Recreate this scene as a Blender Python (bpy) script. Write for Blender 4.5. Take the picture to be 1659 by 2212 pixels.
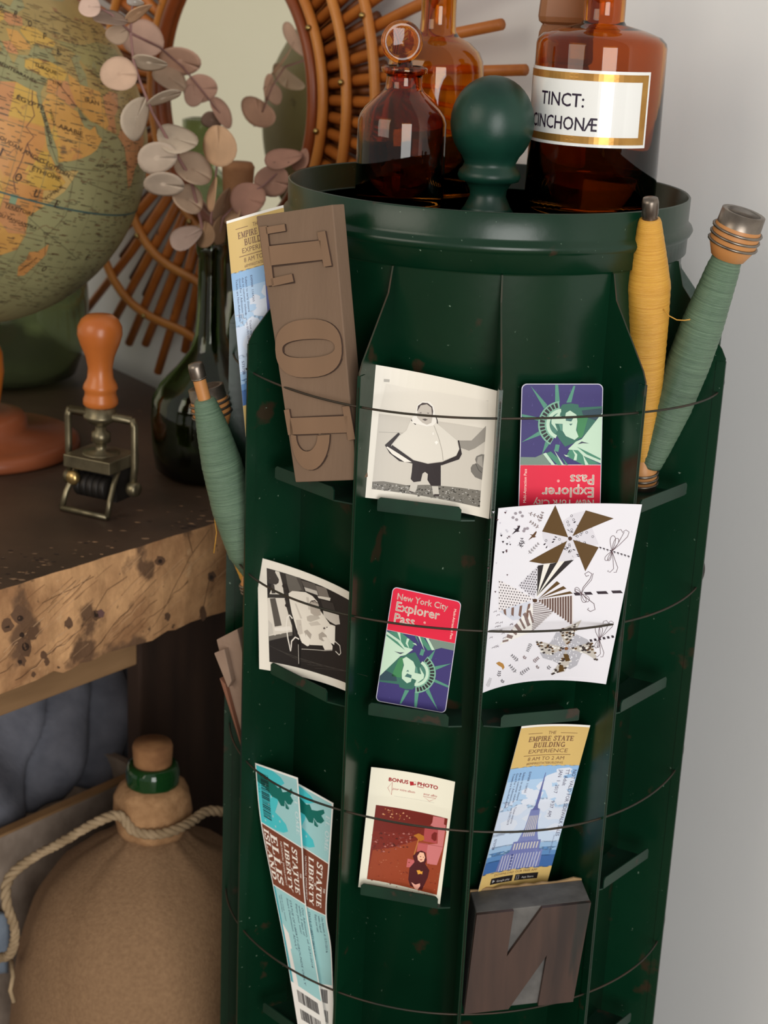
import bpy, bmesh, math, random
from mathutils import Vector, Matrix
from mathutils.geometry import tessellate_polygon
random.seed(7)
R = math.radians
for o in list(bpy.data.objects): bpy.data.objects.remove(o)
SC = bpy.context.scene; COL = SC.collection

# ------------------------------------------------------------------ camera
W, H, F = 1659.0, 2212.0, 3550.0
PITCH, ROLL = R(18.37), R(2.57)
CAM = Vector((0, 0, 1.25))
fw = Vector((0, math.cos(PITCH), -math.sin(PITCH))); rt0 = Vector((1, 0, 0)); up0 = rt0.cross(fw)
RT = rt0*math.cos(ROLL) + up0*math.sin(ROLL); UP = -rt0*math.sin(ROLL) + up0*math.cos(ROLL)
cd = bpy.data.cameras.new('camera'); cam = bpy.data.objects.new('camera', cd); COL.objects.link(cam)
cam.matrix_world = Matrix(((RT.x, UP.x, -fw.x, CAM.x), (RT.y, UP.y, -fw.y, CAM.y), (RT.z, UP.z, -fw.z, CAM.z), (0, 0, 0, 1)))
cd.sensor_fit = 'VERTICAL'; cd.sensor_height = 36; cd.lens = F/H*36; cd.clip_start = .02
cd.dof.use_dof = True; cd.dof.focus_distance = 1.13; cd.dof.aperture_fstop = 12
SC.camera = cam
# ------------------------------------------------------------------ light and exposure
SC.view_settings.view_transform = 'Standard'; SC.view_settings.look = 'None'
SC.view_settings.exposure = 0.0; SC.view_settings.gamma = 1; SC.view_settings.use_curve_mapping = False
wd = bpy.data.worlds.new('room_ambience'); SC.world = wd; wd.use_nodes = True
wd.node_tree.nodes['Background'].inputs[0].default_value = (1.0, .965, .92, 1); wd.node_tree.nodes['Background'].inputs[1].default_value = .43
ld = bpy.data.lights.new('window_daylight', 'AREA'); ld.shape = 'RECTANGLE'; ld.size = 1.3; ld.size_y = 2.0; ld.energy = 58; ld.color = (1, .985, .96)
lo = bpy.data.objects.new('window_daylight', ld); COL.objects.link(lo); lo.location = (.62, -1.62, 1.15)
lo.rotation_euler = (Vector((.05, 1.3, .80)) - lo.location).to_track_quat('-Z', 'Y').to_euler()

l2 = bpy.data.lights.new('left_fill_light', 'AREA'); l2.shape = 'RECTANGLE'; l2.size = 1.7; l2.size_y = 1.5; l2.energy = 24; l2.color = (1, .90, .76)  # added fill light for the globe, bench end and mirrored wall
lo2 = bpy.data.objects.new('left_fill_light', l2); COL.objects.link(lo2); lo2.location = (-2.2, -.5, 2.0)
lo2.rotation_euler = (Vector((-.7, 1.8, .95)) - lo2.location).to_track_quat('-Z', 'Y').to_euler()

# ------------------------------------------------------------------ helpers
def ray(x, y): return fw + RT*((x-W/2)/F) - UP*((y-H/2)/F)
def at_z(x, y, z): d = ray(x, y); return CAM + d*((z-CAM.z)/d.z)
def at_y(x, y, Y): d = ray(x, y); return CAM + d*(Y/d.y)
def at_plane(x, y, P, n): d = ray(x, y); return CAM + d*((P-CAM).dot(n)/d.dot(n))
def proj(P):
    p = P-CAM; d = p.dot(fw); return (W/2 + F*p.dot(RT)/d, H/2 - F*p.dot(UP)/d)
def lin(c):
    return tuple((v/12.92 if v <= .04045 else ((v+.055)/1.055)**2.4) for v in c)
def rgb(*c): return lin(tuple(v/255 for v in c))
AXV = Vector((.0685, 1.27, 0))
def pol(r, deg, z=0): return Vector((AXV.x + r*math.sin(R(deg)), AXV.y - r*math.cos(R(deg)), z))

MATS = {}
def M(name, c1, c2=None, scale=20, rough=.5, metal=0, bump=0, bscale=None, stretch=None, trans=0, ior=1.45, spots=None, coat=0, detail=4, contrast=.2, spec=.5):
    """procedural principled material: two colours mixed by noise, optional spots [(colour, scale, threshold)]"""
    if name in MATS: return MATS[name]
    m = bpy.data.materials.new(name); m.use_nodes = True; nt = m.node_tree; N = nt.nodes; L = nt.links
    b = N['Principled BSDF']; b.inputs['Roughness'].default_value = rough; b.inputs['Metallic'].default_value = metal
    b.inputs['Transmission Weight'].default_value = trans; b.inputs['IOR'].default_value = ior; b.inputs['Coat Weight'].default_value = coat
    b.inputs['Specular IOR Level'].default_value = spec
    b.inputs['Base Color'].default_value = (*c1, 1)
    if c2 or bump or spots:
        tc = N.new('ShaderNodeTexCoord'); mp = N.new('ShaderNodeMapping'); L.new(tc.outputs['Object'], mp.inputs[0])
        if stretch:
            mp.inputs['Scale'].default_value = stretch[:3]
            if len(stretch) > 3: mp.inputs['Rotation'].default_value = stretch[3]
    cur = None
    if c2:
        nz = N.new('ShaderNodeTexNoise'); nz.inputs['Scale'].default_value = scale; nz.inputs['Detail'].default_value = detail; L.new(mp.outputs[0], nz.inputs['Vector'])
        rp = N.new('ShaderNodeValToRGB'); rp.color_ramp.elements[0].position = .5-contrast; rp.color_ramp.elements[1].position = .5+contrast
        rp.color_ramp.elements[0].color = (*c1, 1); rp.color_ramp.elements[1].color = (*c2, 1)
        L.new(nz.outputs['Fac'], rp.inputs[0]); cur = rp.outputs[0]
    for (sc, ss, th) in (spots or []):
        n2 = N.new('ShaderNodeTexNoise'); n2.inputs['Scale'].default_value = ss; n2.inputs['Detail'].default_value = 6; L.new(mp.outputs[0], n2.inputs['Vector'])
        r2 = N.new('ShaderNodeValToRGB'); r2.color_ramp.elements[0].position = th; r2.color_ramp.elements[1].position = th+.06
        L.new(n2.outputs['Fac'], r2.inputs[0])
        mx = N.new('ShaderNodeMixRGB'); L.new(r2.outputs[0], mx.inputs[0]); mx.inputs[2].default_value = (*sc, 1)
        if cur: L.new(cur, mx.inputs[1])
        else: mx.inputs[1].default_value = (*c1, 1)
        cur = mx.outputs[0]
    if cur: L.new(cur, b.inputs['Base Color'])
    if bump:
        n3 = N.new('ShaderNodeTexNoise'); n3.inputs['Scale'].default_value = bscale or scale*3; n3.inputs['Detail'].default_value = 5; L.new(mp.outputs[0], n3.inputs['Vector'])
        bp = N.new('ShaderNodeBump'); bp.inputs['Strength'].default_value = bump; bp.inputs['Distance'].default_value = .002
        L.new(n3.outputs['Fac'], bp.inputs['Height']); L.new(bp.outputs[0], b.inputs['Normal'])
    MATS[name] = m; return m
def ink(c, rough=.5):
    """flat printed colour, c in sRGB 0..255"""
    n = 'ink_%02x%02x%02x' % tuple(c)
    return M(n, rgb(*c), rough=rough)

class MB:
    """collects faces with material slots, then links them as ONE mesh object"""
    def __init__(s): s.v = []; s.f = []; s.mi = []; s.sm = []
    def add(s, vs, fs, mi=0, smooth=False):
        k = len(s.v); s.v += [Vector(q) for q in vs]
        for f in fs: s.f.append(tuple(i+k for i in f)); s.mi.append(mi); s.sm.append(smooth)
    def box(s, lo, hi, X=None, mi=0):
        vs = [Vector((x, y, z)) for x in (lo[0], hi[0]) for y in (lo[1], hi[1]) for z in (lo[2], hi[2])]
        if X: vs = [X @ q for q in vs]
        s.add(vs, [(0, 1, 3, 2), (4, 6, 7, 5), (0, 4, 5, 1), (2, 3, 7, 6), (0, 2, 6, 4), (1, 5, 7, 3)], mi)
    def hexa(s, a, b, mi=0):
        """solid between polygon a and polygon b (same count)"""
        n = len(a); s.add(list(a)+list(b), [tuple(range(n-1, -1, -1)), tuple(range(n, 2*n))] + [(i, (i+1) % n, n+(i+1) % n, n+i) for i in range(n)], mi)
    def lathe(s, prof, X=None, seg=48, mi=0, wob=None, smooth=True):
        """closed profile [(r,z)] turned around z; radii of 0 at the ends close it"""
        n = len(prof); vs = []
        for (r, z) in prof:
            for k in range(seg):
                a = 2*math.pi*k/seg; q = Vector((r*math.cos(a), r*math.sin(a), z))
                vs.append(X @ q if X else q)
        fs = [(i*seg+k, i*seg+(k+1) % seg, (i+1)*seg+(k+1) % seg, (i+1)*seg+k) for i in range(n-1) for k in range(seg)]
        if prof[0][0] > 0: fs.append(tuple(range(seg-1, -1, -1)))
        if prof[-1][0] > 0: fs.append(tuple((n-1)*seg+k for k in range(seg)))
        s.add(vs, fs, mi, smooth)
    def tube(s, pts, r, seg=10, mi=0, closed=False, smooth=True):
        pts = [Vector(p) for p in pts]; n = len(pts); rs = r if isinstance(r, (list, tuple)) else [r]*n
        vs = []; nrm = None
        for i, p in enumerate(pts):
            t = (pts[(i+1) % n] if closed or i < n-1 else p) - (pts[i-1] if closed or i > 0 else p)
            t.normalize()
            if nrm is None:
                nrm = t.cross(Vector((0, 0, 1)))
                if nrm.length < .1: nrm = t.cross(Vector((1, 0, 0)))
            nrm = (nrm - t*nrm.dot(t)).normalized(); bn = t.cross(nrm)
            for k in range(seg):
                a = 2*math.pi*k/seg; vs.append(p + (nrm*math.cos(a)+bn*math.sin(a))*rs[i])
        m = n if closed else n-1
        fs = [(i*seg+k, ((i+1) % n)*seg+k, ((i+1) % n)*seg+(k+1) % seg, i*seg+(k+1) % seg) for i in range(m) for k in range(seg)]
        if not closed: fs += [tuple(range(seg)), tuple((n-1)*seg+k for k in range(seg-1, -1, -1))]
        s.add(vs, fs, mi, smooth)
    def ball(s, c, r, mi=0, seg=16, X=None):
        rr = r if isinstance(r, (list, tuple)) else (r, r, r); n = seg//2
        vs = []; 
        for i in range(n+1):
            a = math.pi*i/n
            for k in range(seg):
                b = 2*math.pi*k/seg; q = Vector((rr[0]*math.sin(a)*math.cos(b), rr[1]*math.sin(a)*math.sin(b), rr[2]*math.cos(a)))
                vs.append(Vector(c)+(X @ q if X else q))
        s.add(vs, [(i*seg+k, (i+1)*seg+k, (i+1)*seg+(k+1) % seg, i*seg+(k+1) % seg) for i in range(n) for k in range(seg)], mi, True)
    def grid(s, fn, nu, nv, mi=0, smooth=True):
        vs = [fn(i/nu, j/nv) for j in range(nv+1) for i in range(nu+1)]
        s.add(vs, [(j*(nu+1)+i, j*(nu+1)+i+1, (j+1)*(nu+1)+i+1, (j+1)*(nu+1)+i) for j in range(nv) for i in range(nu)], mi, smooth)
    def slab(s, fn, nrm, t, nu, nv, mi=0):
        """curved sheet fn(u,v) with real thickness t along -nrm"""
        k = len(s.v)
        s.grid(fn, nu, nv, mi); s.grid(lambda u, v: fn(u, v)-nrm*t, nu, nv, mi)
        a = lambda i, j: k+j*(nu+1)+i; n = (nu+1)*(nv+1); ring = [a(i, 0) for i in range(nu)]+[a(nu, j) for j in range(nv)]+[a(i, nv) for i in range(nu, 0, -1)]+[a(0, j) for j in range(nv, 0, -1)]
        for i in range(len(ring)):
            p, q = ring[i], ring[(i+1) % len(ring)]; s.f.append((p, q, q+n, p+n)); s.mi.append(mi); s.sm.append(False)
    def build(s, name, mats, parent=None, base=None):
        """base: world point the object sits at (top-level only)"""
        if not isinstance(mats, (list, tuple)): mats = [mats]
        off = Vector((0, 0, 0)); p = parent
        while p is not None: off += p.location; p = p.parent
        o_loc = Vector((0, 0, 0))
        if parent is None and base is not None: o_loc = Vector(base); off = Vector(base)
        me = bpy.data.meshes.new(name); me.from_pydata([q-off for q in s.v], [], s.f)
        for m in mats: me.materials.append(m)
        me.polygons.foreach_set('material_index', s.mi); me.polygons.foreach_set('use_smooth', s.sm)
        me.validate(); me.update()
        bm = bmesh.new(); bm.from_mesh(me); bmesh.ops.recalc_face_normals(bm, faces=bm.faces) if len(s.f) < 20000 else None; bm.to_mesh(me); bm.free()
        o = bpy.data.objects.new(name, me); COL.objects.link(o); o.location = o_loc
        if parent is not None: o.parent = parent
        return o
def thing(name, loc, label, cat, group=None):
    o = bpy.data.objects.new(name, None); COL.objects.link(o); o.location = loc; o.empty_display_size = .02
    o['label'] = label; o['category'] = cat
    if group: o['group'] = group
    return o
def tag(o, label, cat, group=None):
    o['label'] = label; o['category'] = cat
    if group: o['group'] = group
    return o
def struct(o): o['kind'] = 'structure'; return o
def bev(o, w=.001, n=2):
    m = o.modifiers.new('soft_edges', 'BEVEL'); m.width = w; m.segments = n; m.limit_method = 'ANGLE'; m.angle_limit = R(40); return o
def frame_mat(origin, x, y, z):
    return Matrix(((x.x, y.x, z.x, origin.x), (x.y, y.y, z.y, origin.y), (x.z, y.z, z.z, origin.z), (0, 0, 0, 1)))
def axis_mat(p, d):
    z = d.normalized(); x = z.cross(Vector((0, 1, .01))).normalized(); return frame_mat(p, x, z.cross(x), z)

# ---- 2D printing on surfaces -------------------------------------------------
FONTC = {}
def glyphs(s):
    if s not in FONTC:
        c = bpy.data.curves.new('t', 'FONT'); c.body = s; c.size = 1; c.resolution_u = 2
        o = bpy.data.objects.new('t', c); me = bpy.data.meshes.new_from_object(o)
        FONTC[s] = ([(v.co.x, v.co.y) for v in me.vertices], [tuple(p.vertices) for p in me.polygons])
        bpy.data.objects.remove(o); bpy.data.meshes.remove(me); bpy.data.curves.remove(c)
    return FONTC[s]
def arc(cx, cy, rx, ry, a0, a1, n=12): return [(cx+rx*math.cos(R(a0+(a1-a0)*i/n)), cy+ry*math.sin(R(a0+(a1-a0)*i/n))) for i in range(n+1)]
def band(pts, w, closed=False):
    """outline polygons (quads) of a polyline with width w"""
    n = len(pts); out = []; L = []; Q = []
    for i, (x, y) in enumerate(pts):
        a = pts[(i-1) % n] if closed or i > 0 else (x, y); b = pts[(i+1) % n] if closed or i < n-1 else (x, y)
        dx, dy = b[0]-a[0], b[1]-a[1]; l = math.hypot(dx, dy) or 1; ww = w[i] if isinstance(w, (list, tuple)) else w
        L.append((x-dy/l*ww/2, y+dx/l*ww/2)); Q.append((x+dy/l*ww/2, y-dx/l*ww/2))
    for i in range(n if closed else n-1):
        j = (i+1) % n; out.append([L[i], L[j], Q[j], Q[i]])
    return out
# slab-serif letters in a 1-high box: (advance, [(points, width)...]); y up
T_, t_ = .2, .09
def _s(x, y, w=.34): return ([(x-w/2, y), (x+w/2, y)], t_)
SERIF = {
 'I': (.42, [([(.21, 0), (.21, 1)], T_), _s(.21, .045), _s(.21, .955)]),
 'L': (.72, [([(.2, 0), (.2, 1)], T_), _s(.2, .955), ([(.05, .045), (.62, .045)], t_), ([(.6, 0), (.6, .26)], t_)]),
 'T': (.8, [([(.4, 0), (.4, 1)], T_), _s(.4, .045, .4), ([(.06, .955), (.74, .955)], t_), ([(.09, 1), (.09, .72)], t_), ([(.71, 1), (.71, .72)], t_)]),
 'E': (.76, [([(.2, 0), (.2, 1)], T_), ([(.04, .045), (.66, .045)], t_), ([(.04, .955), (.64, .955)], t_), ([(.2, .5), (.5, .5)], t_), ([(.5, .36), (.5, .64)], t_), ([(.63, 0), (.63, .26)], t_), ([(.61, 1), (.61, .76)], t_)]),
 'A': (.86, [([(.12, .03), (.42, .98)], t_), ([(.4, .98), (.7, .03)], T_), ([(.24, .36), (.58, .36)], t_), _s(.13, .045, .28), _s(.7, .045, .32)]),
 'U': (.86, [([(.2, 1), (.2, .3)], T_), (arc(.42, .3, .22, .26, 180, 360, 10), .14), ([(.64, .3), (.64, 1)], t_), _s(.2, .955), _s(.64, .955, .28)]),
 'S': (.68, [([(.56, .7), (.5, .88), (.34, .95), (.18, .88), (.14, .73), (.24, .6), (.44, .47), (.55, .34), (.52, .15), (.36, .05), (.18, .09), (.1, .3)], .15), ([(.57, .68), (.57, .98)], t_), ([(.09, .32), (.09, .02)], t_)]),
 'B': (.8, [([(.2, 0), (.2, 1)], T_), ([(.04, .955), (.4, .955)], t_), ([(.04, .045), (.42, .045)], t_), ([(.2, .52), (.42, .52)], t_), (arc(.4, .735, .2, .22, 90, -90, 10), .14), (arc(.42, .28, .24, .24, 90, -90, 10), .15)]),
 'R': (.84, [([(.2, 0), (.2, 1)], T_), _s(.2, .045), ([(.04, .955), (.4, .955)], t_), ([(.2, .5), (.42, .5)], t_), (arc(.4, .73, .21, .23, 90, -90, 10), .15), ([(.42, .5), (.68, .05)], .18), ([(.6, .045), (.82, .045)], t_)]),
 'P': (.76, [([(.2, 0), (.2, 1)], T_), _s(.2, .045), ([(.04, .955), (.4, .955)], t_), ([(.2, .46), (.42, .46)], t_), (arc(.4, .71, .22, .25, 90, -90, 10), .16)]),
 'Y': (.84, [([(.42, 0), (.42, .45)], T_), _s(.42, .045), ([(.14, .97), (.42, .44)], T_), ([(.7, .97), (.42, .44)], t_), _s(.14, .955, .3), _s(.7, .955, .26)]),
 'N': (.9, [([(.2, 0), (.2, 1)], t_), ([(.16, .98), (.68, .02)], T_), ([(.68, 0), (.68, 1)], t_), _s(.2, .045, .28), _s(.16, .955, .26), _s(.68, .955, .28)]),
 'D': (.86, [([(.2, 0), (.2, 1)], T_), ([(.04, .955), (.38, .955)], t_), ([(.04, .045), (.38, .045)], t_), (arc(.38, .5, .32, .45, 90, -90, 12), .17)]),
 'O': (.86, [(arc(.43, .5, .31, .44, 0, 360, 20)[:-1]+['c'], .17)]),
 'F': (.72, [([(.2, 0), (.2, 1)], T_), _s(.2, .045), ([(.04, .955), (.62, .955)], t_), ([(.2, .5), (.48, .5)], t_), ([(.6, 1), (.6, .74)], t_)]),
 'H': (.92, [([(.2, 0), (.2, 1)], T_), ([(.7, 0), (.7, 1)], T_), ([(.2, .5), (.7, .5)], t_), _s(.2, .045), _s(.2, .955), _s(.7, .045), _s(.7, .955)]),
 'M': (1.04, [([(.18, 0), (.18, 1)], t_), ([(.2, .98), (.5, .1)], T_), ([(.5, .1), (.82, .98)], t_), ([(.84, 0), (.84, 1)], T_), _s(.18, .045, .28), _s(.84, .045), _s(.14, .955, .24), _s(.88, .955, .24)]),
 'G': (.84, [(arc(.43, .5, .31, .44, 40, 330, 16), .16), ([(.7, .02), (.7, .42)], T_), ([(.55, .42), (.82, .42)], t_)]),
 '&': (.8, [([(.7, .05), (.25, .7), (.3, .92), (.45, .92), (.5, .75), (.2, .4), (.14, .2), (.3, .05), (.5, .1), (.66, .4)], .12)]),
 ' ': (.4, [])}
def serif_polys(s):
    x = 0; out = []
    for ch in s:
        adv, st = SERIF.get(ch, SERIF[' '])
        for pts, w in st:
            cl = pts[-1] == 'c'; pp = [q for q in pts if q != 'c']
            for q in band(pp, w, cl): out.append([(a+x, b) for a, b in q])
        x += adv
    return out, x

class Card:
    """printed sheet: S(u,v) -> point; art given in millimetres (x right, y down) or in traced pixels"""
    def __init__(s, S, w, h, step=.00005, maxe=7.0):
        s.S, s.w, s.h, s.step, s.maxe = S, w, h, step, maxe; s.mb = MB(); s.mats = []; s.off = (0, 0); s.sc = 1; s.L = 1
    def n(s, u, v):
        e = 1e-3; return (s.S(u+e, v)-s.S(u-e, v)).cross(s.S(u, v-e)-s.S(u, v+e)).normalized()
    def at(s, x, y, k=0): u, v = x/s.w, y/s.h; return s.S(u, v) + s.n(u, v)*k
    def slot(s, m):
        if m not in s.mats: s.mats.append(m)
        return s.mats.index(m)
    def tris(s, T, m, k):
        mi = s.slot(m); st = [t for t in T]; out = []
        while st:
            a, b, c = st.pop(); d = [(math.dist(a, b), a, b, c), (math.dist(b, c), b, c, a), (math.dist(c, a), c, a, b)]; q = max(d)
            if q[0] > s.maxe:
                md = ((q[1][0]+q[2][0])/2, (q[1][1]+q[2][1])/2); st += [(q[1], md, q[3]), (md, q[2], q[3])]
            else: out.append((a, b, c))
        for t in out:
            if abs((t[1][0]-t[0][0])*(t[2][1]-t[0][1])-(t[2][0]-t[0][0])*(t[1][1]-t[0][1])) < 1e-7: continue
            s.mb.add([s.at(x, y, k) for x, y in t], [(0, 1, 2)], mi)
    def clip(s, pts):
        x0, y0, x1, y1 = getattr(s, 'box', (-1e9, -1e9, 1e9, 1e9))
        for ax, lim, sg in ((0, x0, 1), (0, x1, -1), (1, y0, 1), (1, y1, -1)):
            o = []
            for i in range(len(pts)):
                a, b = pts[i-1], pts[i]; ia, ib = sg*(a[ax]-lim) >= 0, sg*(b[ax]-lim) >= 0
                if ia != ib:
                    t = (lim-a[ax])/(b[ax]-a[ax]); o.append((a[0]+t*(b[0]-a[0]), a[1]+t*(b[1]-a[1])))
                if ib: o.append(b)
            pts = o
            if not pts: break
        return pts
    def poly(s, c, pts, k=None):
        pts = s.clip(pts)
        if len(pts) < 3: return
        m = c if not isinstance(c, tuple) else ink(c)
        T = tessellate_polygon([[Vector((x, y, 0)) for x, y in pts]])
        s.tris([tuple(pts[i] for i in t) for t in T], m, (s.L if k is None else k)*s.step)
    def rect(s, c, x, y, w, h): s.poly(c, [(x, y), (x+w, y), (x+w, y+h), (x, y+h)])
    def ell(s, c, cx, cy, rx, ry, n=14): s.poly(c, arc(cx, cy, rx, ry, 0, 360, n)[:-1])
    def line(s, c, pts, w, closed=False):
        for q in band(pts, w, closed): s.poly(c, q)
    def _put(s, c, polys, x, y, size, rot, sx=1.0):
        d = (math.cos(R(rot)), math.sin(R(rot))); u = (math.sin(R(rot)), -math.cos(R(rot)))
        for q in polys: s.poly(c, [(x+a*size*sx*d[0]+b*size*u[0], y+a*size*sx*d[1]+b*size*u[1]) for a, b in q])
    def text(s, c, t, x, y, size, rot=0, al='l', sx=1.0, fat=0):
        V, P = glyphs(t); w = max(v[0] for v in V)
        o = {'l': 0, 'c': -w/2, 'r': -w}[al]
        s._put(c, [[(V[i][0]+o, V[i][1]) for i in p] for p in P], x, y, size, rot, sx)
        if fat:
            for dx, dy in ((fat, 0), (0, fat), (-fat, 0), (0, -fat)): s._put(c, [[(V[i][0]+o+dx, V[i][1]+dy) for i in p] for p in P], x, y, size, rot, sx)
    def serif(s, c, t, x, y, size, rot=0, al='l', sx=1.0, fit=None):
        P, w = serif_polys(t)
        if fit: sx = fit/(w*size)
        o = {'l': 0, 'c': -w/2, 'r': -w}[al]
        s._put(c, [[(a+o, b) for a, b in q] for q in P], x, y, size, rot, sx)
    def mm(s, x, y):
        """photo pixel -> millimetres on this sheet (Newton)"""
        u, v = .5, .5
        for _ in range(8):
            p = proj(s.S(u, v)); e = 1e-3; pu = proj(s.S(u+e, v)); pv = proj(s.S(u, v+e))
            a, b, c_, d = (pu[0]-p[0])/e, (pv[0]-p[0])/e, (pu[1]-p[1])/e, (pv[1]-p[1])/e; D = a*d-b*c_
            if abs(D) < 1e-9: break
            rx, ry = x-p[0], y-p[1]; u += (d*rx-b*ry)/D; v += (a*ry-c_*rx)/D
        return (u*s.w, v*s.h)
    def px(s, x, y): return s.mm(s.off[0]+x/s.sc, s.off[1]+y/s.sc)
    def P(s, c, pts): s.poly(c, [s.px(*q) for q in pts])
    def LN(s, c, pts, w): s.line(c, [s.px(*q) for q in pts], w)
    def body(s, m, t, rad=0):
        w, h = s.w, s.h
        if rad:
            o = arc(w-rad, rad, rad, rad, -90, 0, 6)+arc(w-rad, h-rad, rad, rad, 0, 90, 6)+arc(rad, h-rad, rad, rad, 90, 180, 6)+arc(rad, rad, rad, rad, 180, 270, 6)
        else: o = [(0, 0), (w, 0), (w, h), (0, h)]
        oo = []
        for i in range(len(o)):
            a, b = o[i], o[(i+1) % len(o)]; k = max(1, int(math.dist(a, b)/4))
            oo += [(a[0]+(b[0]-a[0])*j/k, a[1]+(b[1]-a[1])*j/k) for j in range(k)]
        T = tessellate_polygon([[Vector((x, y, 0)) for x, y in oo]])
        for k in (0, -t): s.tris([tuple(oo[i] for i in q) for q in T], m, k)
        mi = s.slot(m); n = len(oo)
        s.mb.add([s.at(x, y, 0) for x, y in oo]+[s.at(x, y, -t) for x, y in oo], [(i, (i+1) % n, n+(i+1) % n, n+i) for i in range(n)], mi)
    def done(s, name, base, label, cat, group=None): return tag(s.mb.build(name, s.mats, None, base), label, cat, group)
def plane_at(phi, d, lean, z):
    h = Vector((math.sin(R(phi)), -math.cos(R(phi)), 0)); P = AXV + h*d + Vector((0, 0, z))
    return P, h*math.cos(R(lean)) + Vector((0, 0, 1))*math.sin(R(lean))
def quad_S(q, pl, bulge=0, lip=0, offs=(0, 0, 0, 0)):
    """curved sheet whose four corners are seen at pixels q on plane pl"""
    P, n = pl; a, b, c, d = [at_plane(x, y, P+n*o, n) for (x, y), o in zip(q, offs)]
    def S(u, v):
        p = (a*(1-u)+b*u)*(1-v) + (d*(1-u)+c*u)*v
        return p - n*(bulge*(1-(2*u-1)**2)) + n*(lip*(v-.5)**2*4)
    return S

# ================================================================== setting
zt = .74
wn = Vector((.766, .643, 0)).normalized(); ww = Vector((.643, -.766, 0)).normalized(); WOFF = 1.1091
wallP = wn*WOFF
m_wall = M('wall_plaster', rgb(229, 229, 228), rgb(222, 222, 221), scale=3, rough=.9, bump=.06, bscale=260)
def wall(name, p, d, L0, L1, h, th, mat):
    n = Vector((-d.y, d.x, 0)); b = MB()
    a, c = p+d*L0, p+d*L1
    b.hexa([a, c, c+n*th, a+n*th], [q+Vector((0, 0, h)) for q in (a, c, c+n*th, a+n*th)]); return struct(b.build(name, mat, None, (p.x, p.y, 0)))
wall('wall_back', Vector((wallP.x, wallP.y, 0)), ww, -3.6, 2.6, 2.6, .08, m_wall)
lw = Vector((wallP.x, wallP.y, 0)) + ww*-3.6
m_cream = M('wall_cream', rgb(244, 240, 222), rgb(240, 235, 216), scale=2, rough=.9)
wall('wall_left', lw - wn*3.4, wn, 0, 3.4, 2.6, .08, m_cream)
fb = MB(); fb.box((-3.2, -2.6, -.06), (2.6, 4.6, 0)); struct(fb.build('floor', M('floor_boards', rgb(132, 114, 96), rgb(104, 88, 72), scale=6, rough=.6, stretch=(1, 8, 1)), None, (0, 0, 0)))

# ================================================================== card rack
G = M('green_enamel', rgb(7, 49, 29), rgb(3, 34, 19), scale=9, rough=.27, bump=.05, bscale=120,
      spots=[(rgb(48, 40, 27), 34, .645), (rgb(120, 140, 122), 260, .715)], contrast=.3)
RUST = M('rusty_edge', rgb(66, 44, 30), rgb(20, 48, 34), scale=60, rough=.7, contrast=.25)
zr = 1.0955; ztray = zr-.021
FIN = [-84.2, -62.6, -27.3, 1.9, 33.7, 66.6]; FALL = FIN + [97, 127, 157, 187, 216, 246]
rack = thing('card_rack', (AXV.x, AXV.y, 0), 'dark green enamelled metal card rack, a round drum with upright fins and wire hoops', 'rack')
XA = Matrix.Translation(AXV)
b = MB()
b.lathe([(.1485, ztray), (.1500, ztray+.001), (.1508, zr-.001), (.1518, zr), (.1528, zr-.001), (.1526, 1.078), (.1532, 1.0758), (.1556, 1.0735), (.1566, 1.0712), (.1552, 1.0682), (.1532, 1.0665), (.1530, 1.0545), (.1506, 1.0538), (.1500, 1.052), (.15, .12), (.147, .12), (.147, ztray-.003)], XA, 128)
b.f.append(tuple(range(127, -1, -1))) if False else None
b.build('drum', [G], rack)
b = MB(); b.lathe([(0, ztray-.003), (.1495, ztray-.003), (.1495, ztray), (0, ztray)], XA, 64); b.build('tray', G, rack)
FINP = [(.148, 1.053), (.1525, 1.053), (.1575, 1.035), (.1915, .992), (.1950, .985)]
for i, a in enumerate(FALL):
    Ro = .1955; t = Vector((math.cos(R(a)), math.sin(R(a)), 0))*.0006; pr = FINP+[(Ro, .975), (Ro, .12), (.148, .12)]
    b = MB(); n = len(pr); A = [pol(r, a, z)-t for r, z in pr]; B = [pol(r, a, z)+t for r, z in pr]
    b.add(A+B, [tuple(range(n)), tuple(range(2*n-1, n-1, -1))], 0); b.add(A+B, [(k, (k+1) % n, n+(k+1) % n, n+k) for k in range(n)], 1)
    h = Vector((math.cos(R(a)), math.sin(R(a)), 0))
    hem = [pol(.1955, a, .983)-h*.0013, pol(.1955, a, .983)+h*.0013, pol(.1885, a, .983)+h*.0013, pol(.1885, a, .983)-h*.0013]
    b.hexa(hem, [Vector((q.x, q.y, .12)) for q in hem], 0)
    b.build('fin', [G, RUST], rack)
def shelf(a0, a1, zl, f0, f1, hl=.0095):
    """upturned lip from angle a0 to a1 at radius .18, floor plate reaching from f0 to f1"""
    A, B = pol(.180, a0), pol(.180, a1); d = (B-A).normalized(); out = Vector((d.y, -d.x, 0)); zf = zl-hl; b = MB()
    cut = .0016; p = [A+Vector((0, 0, zf)), B+Vector((0, 0, zf)), B+Vector((0, 0, zl-.002)), B-d*.002+Vector((0, 0, zl)), A+d*.002+Vector((0, 0, zl)), A+Vector((0, 0, zl-.002))]
    b.hexa(p, [q+out*.0011 for q in p])
    C0, C1 = pol(.178, f0, zf), pol(.178, f1, zf); D1, D0 = pol(.149, f1, zf), pol(.149, f0, zf)
    fl = [A+Vector((0, 0, zf)), B+Vector((0, 0, zf)), C1, D1, D0, C0]
    b.hexa(fl, [q-Vector((0, 0, .0011)) for q in fl])
    return b.build('shelf', [M('green_shelf', rgb(14, 50, 34), rgb(8, 38, 26), scale=30, rough=.45, spots=[(rgb(50, 42, 32), 60, .62)])], rack)
ROWZ = [.894, .735, .583, .427]
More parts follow.
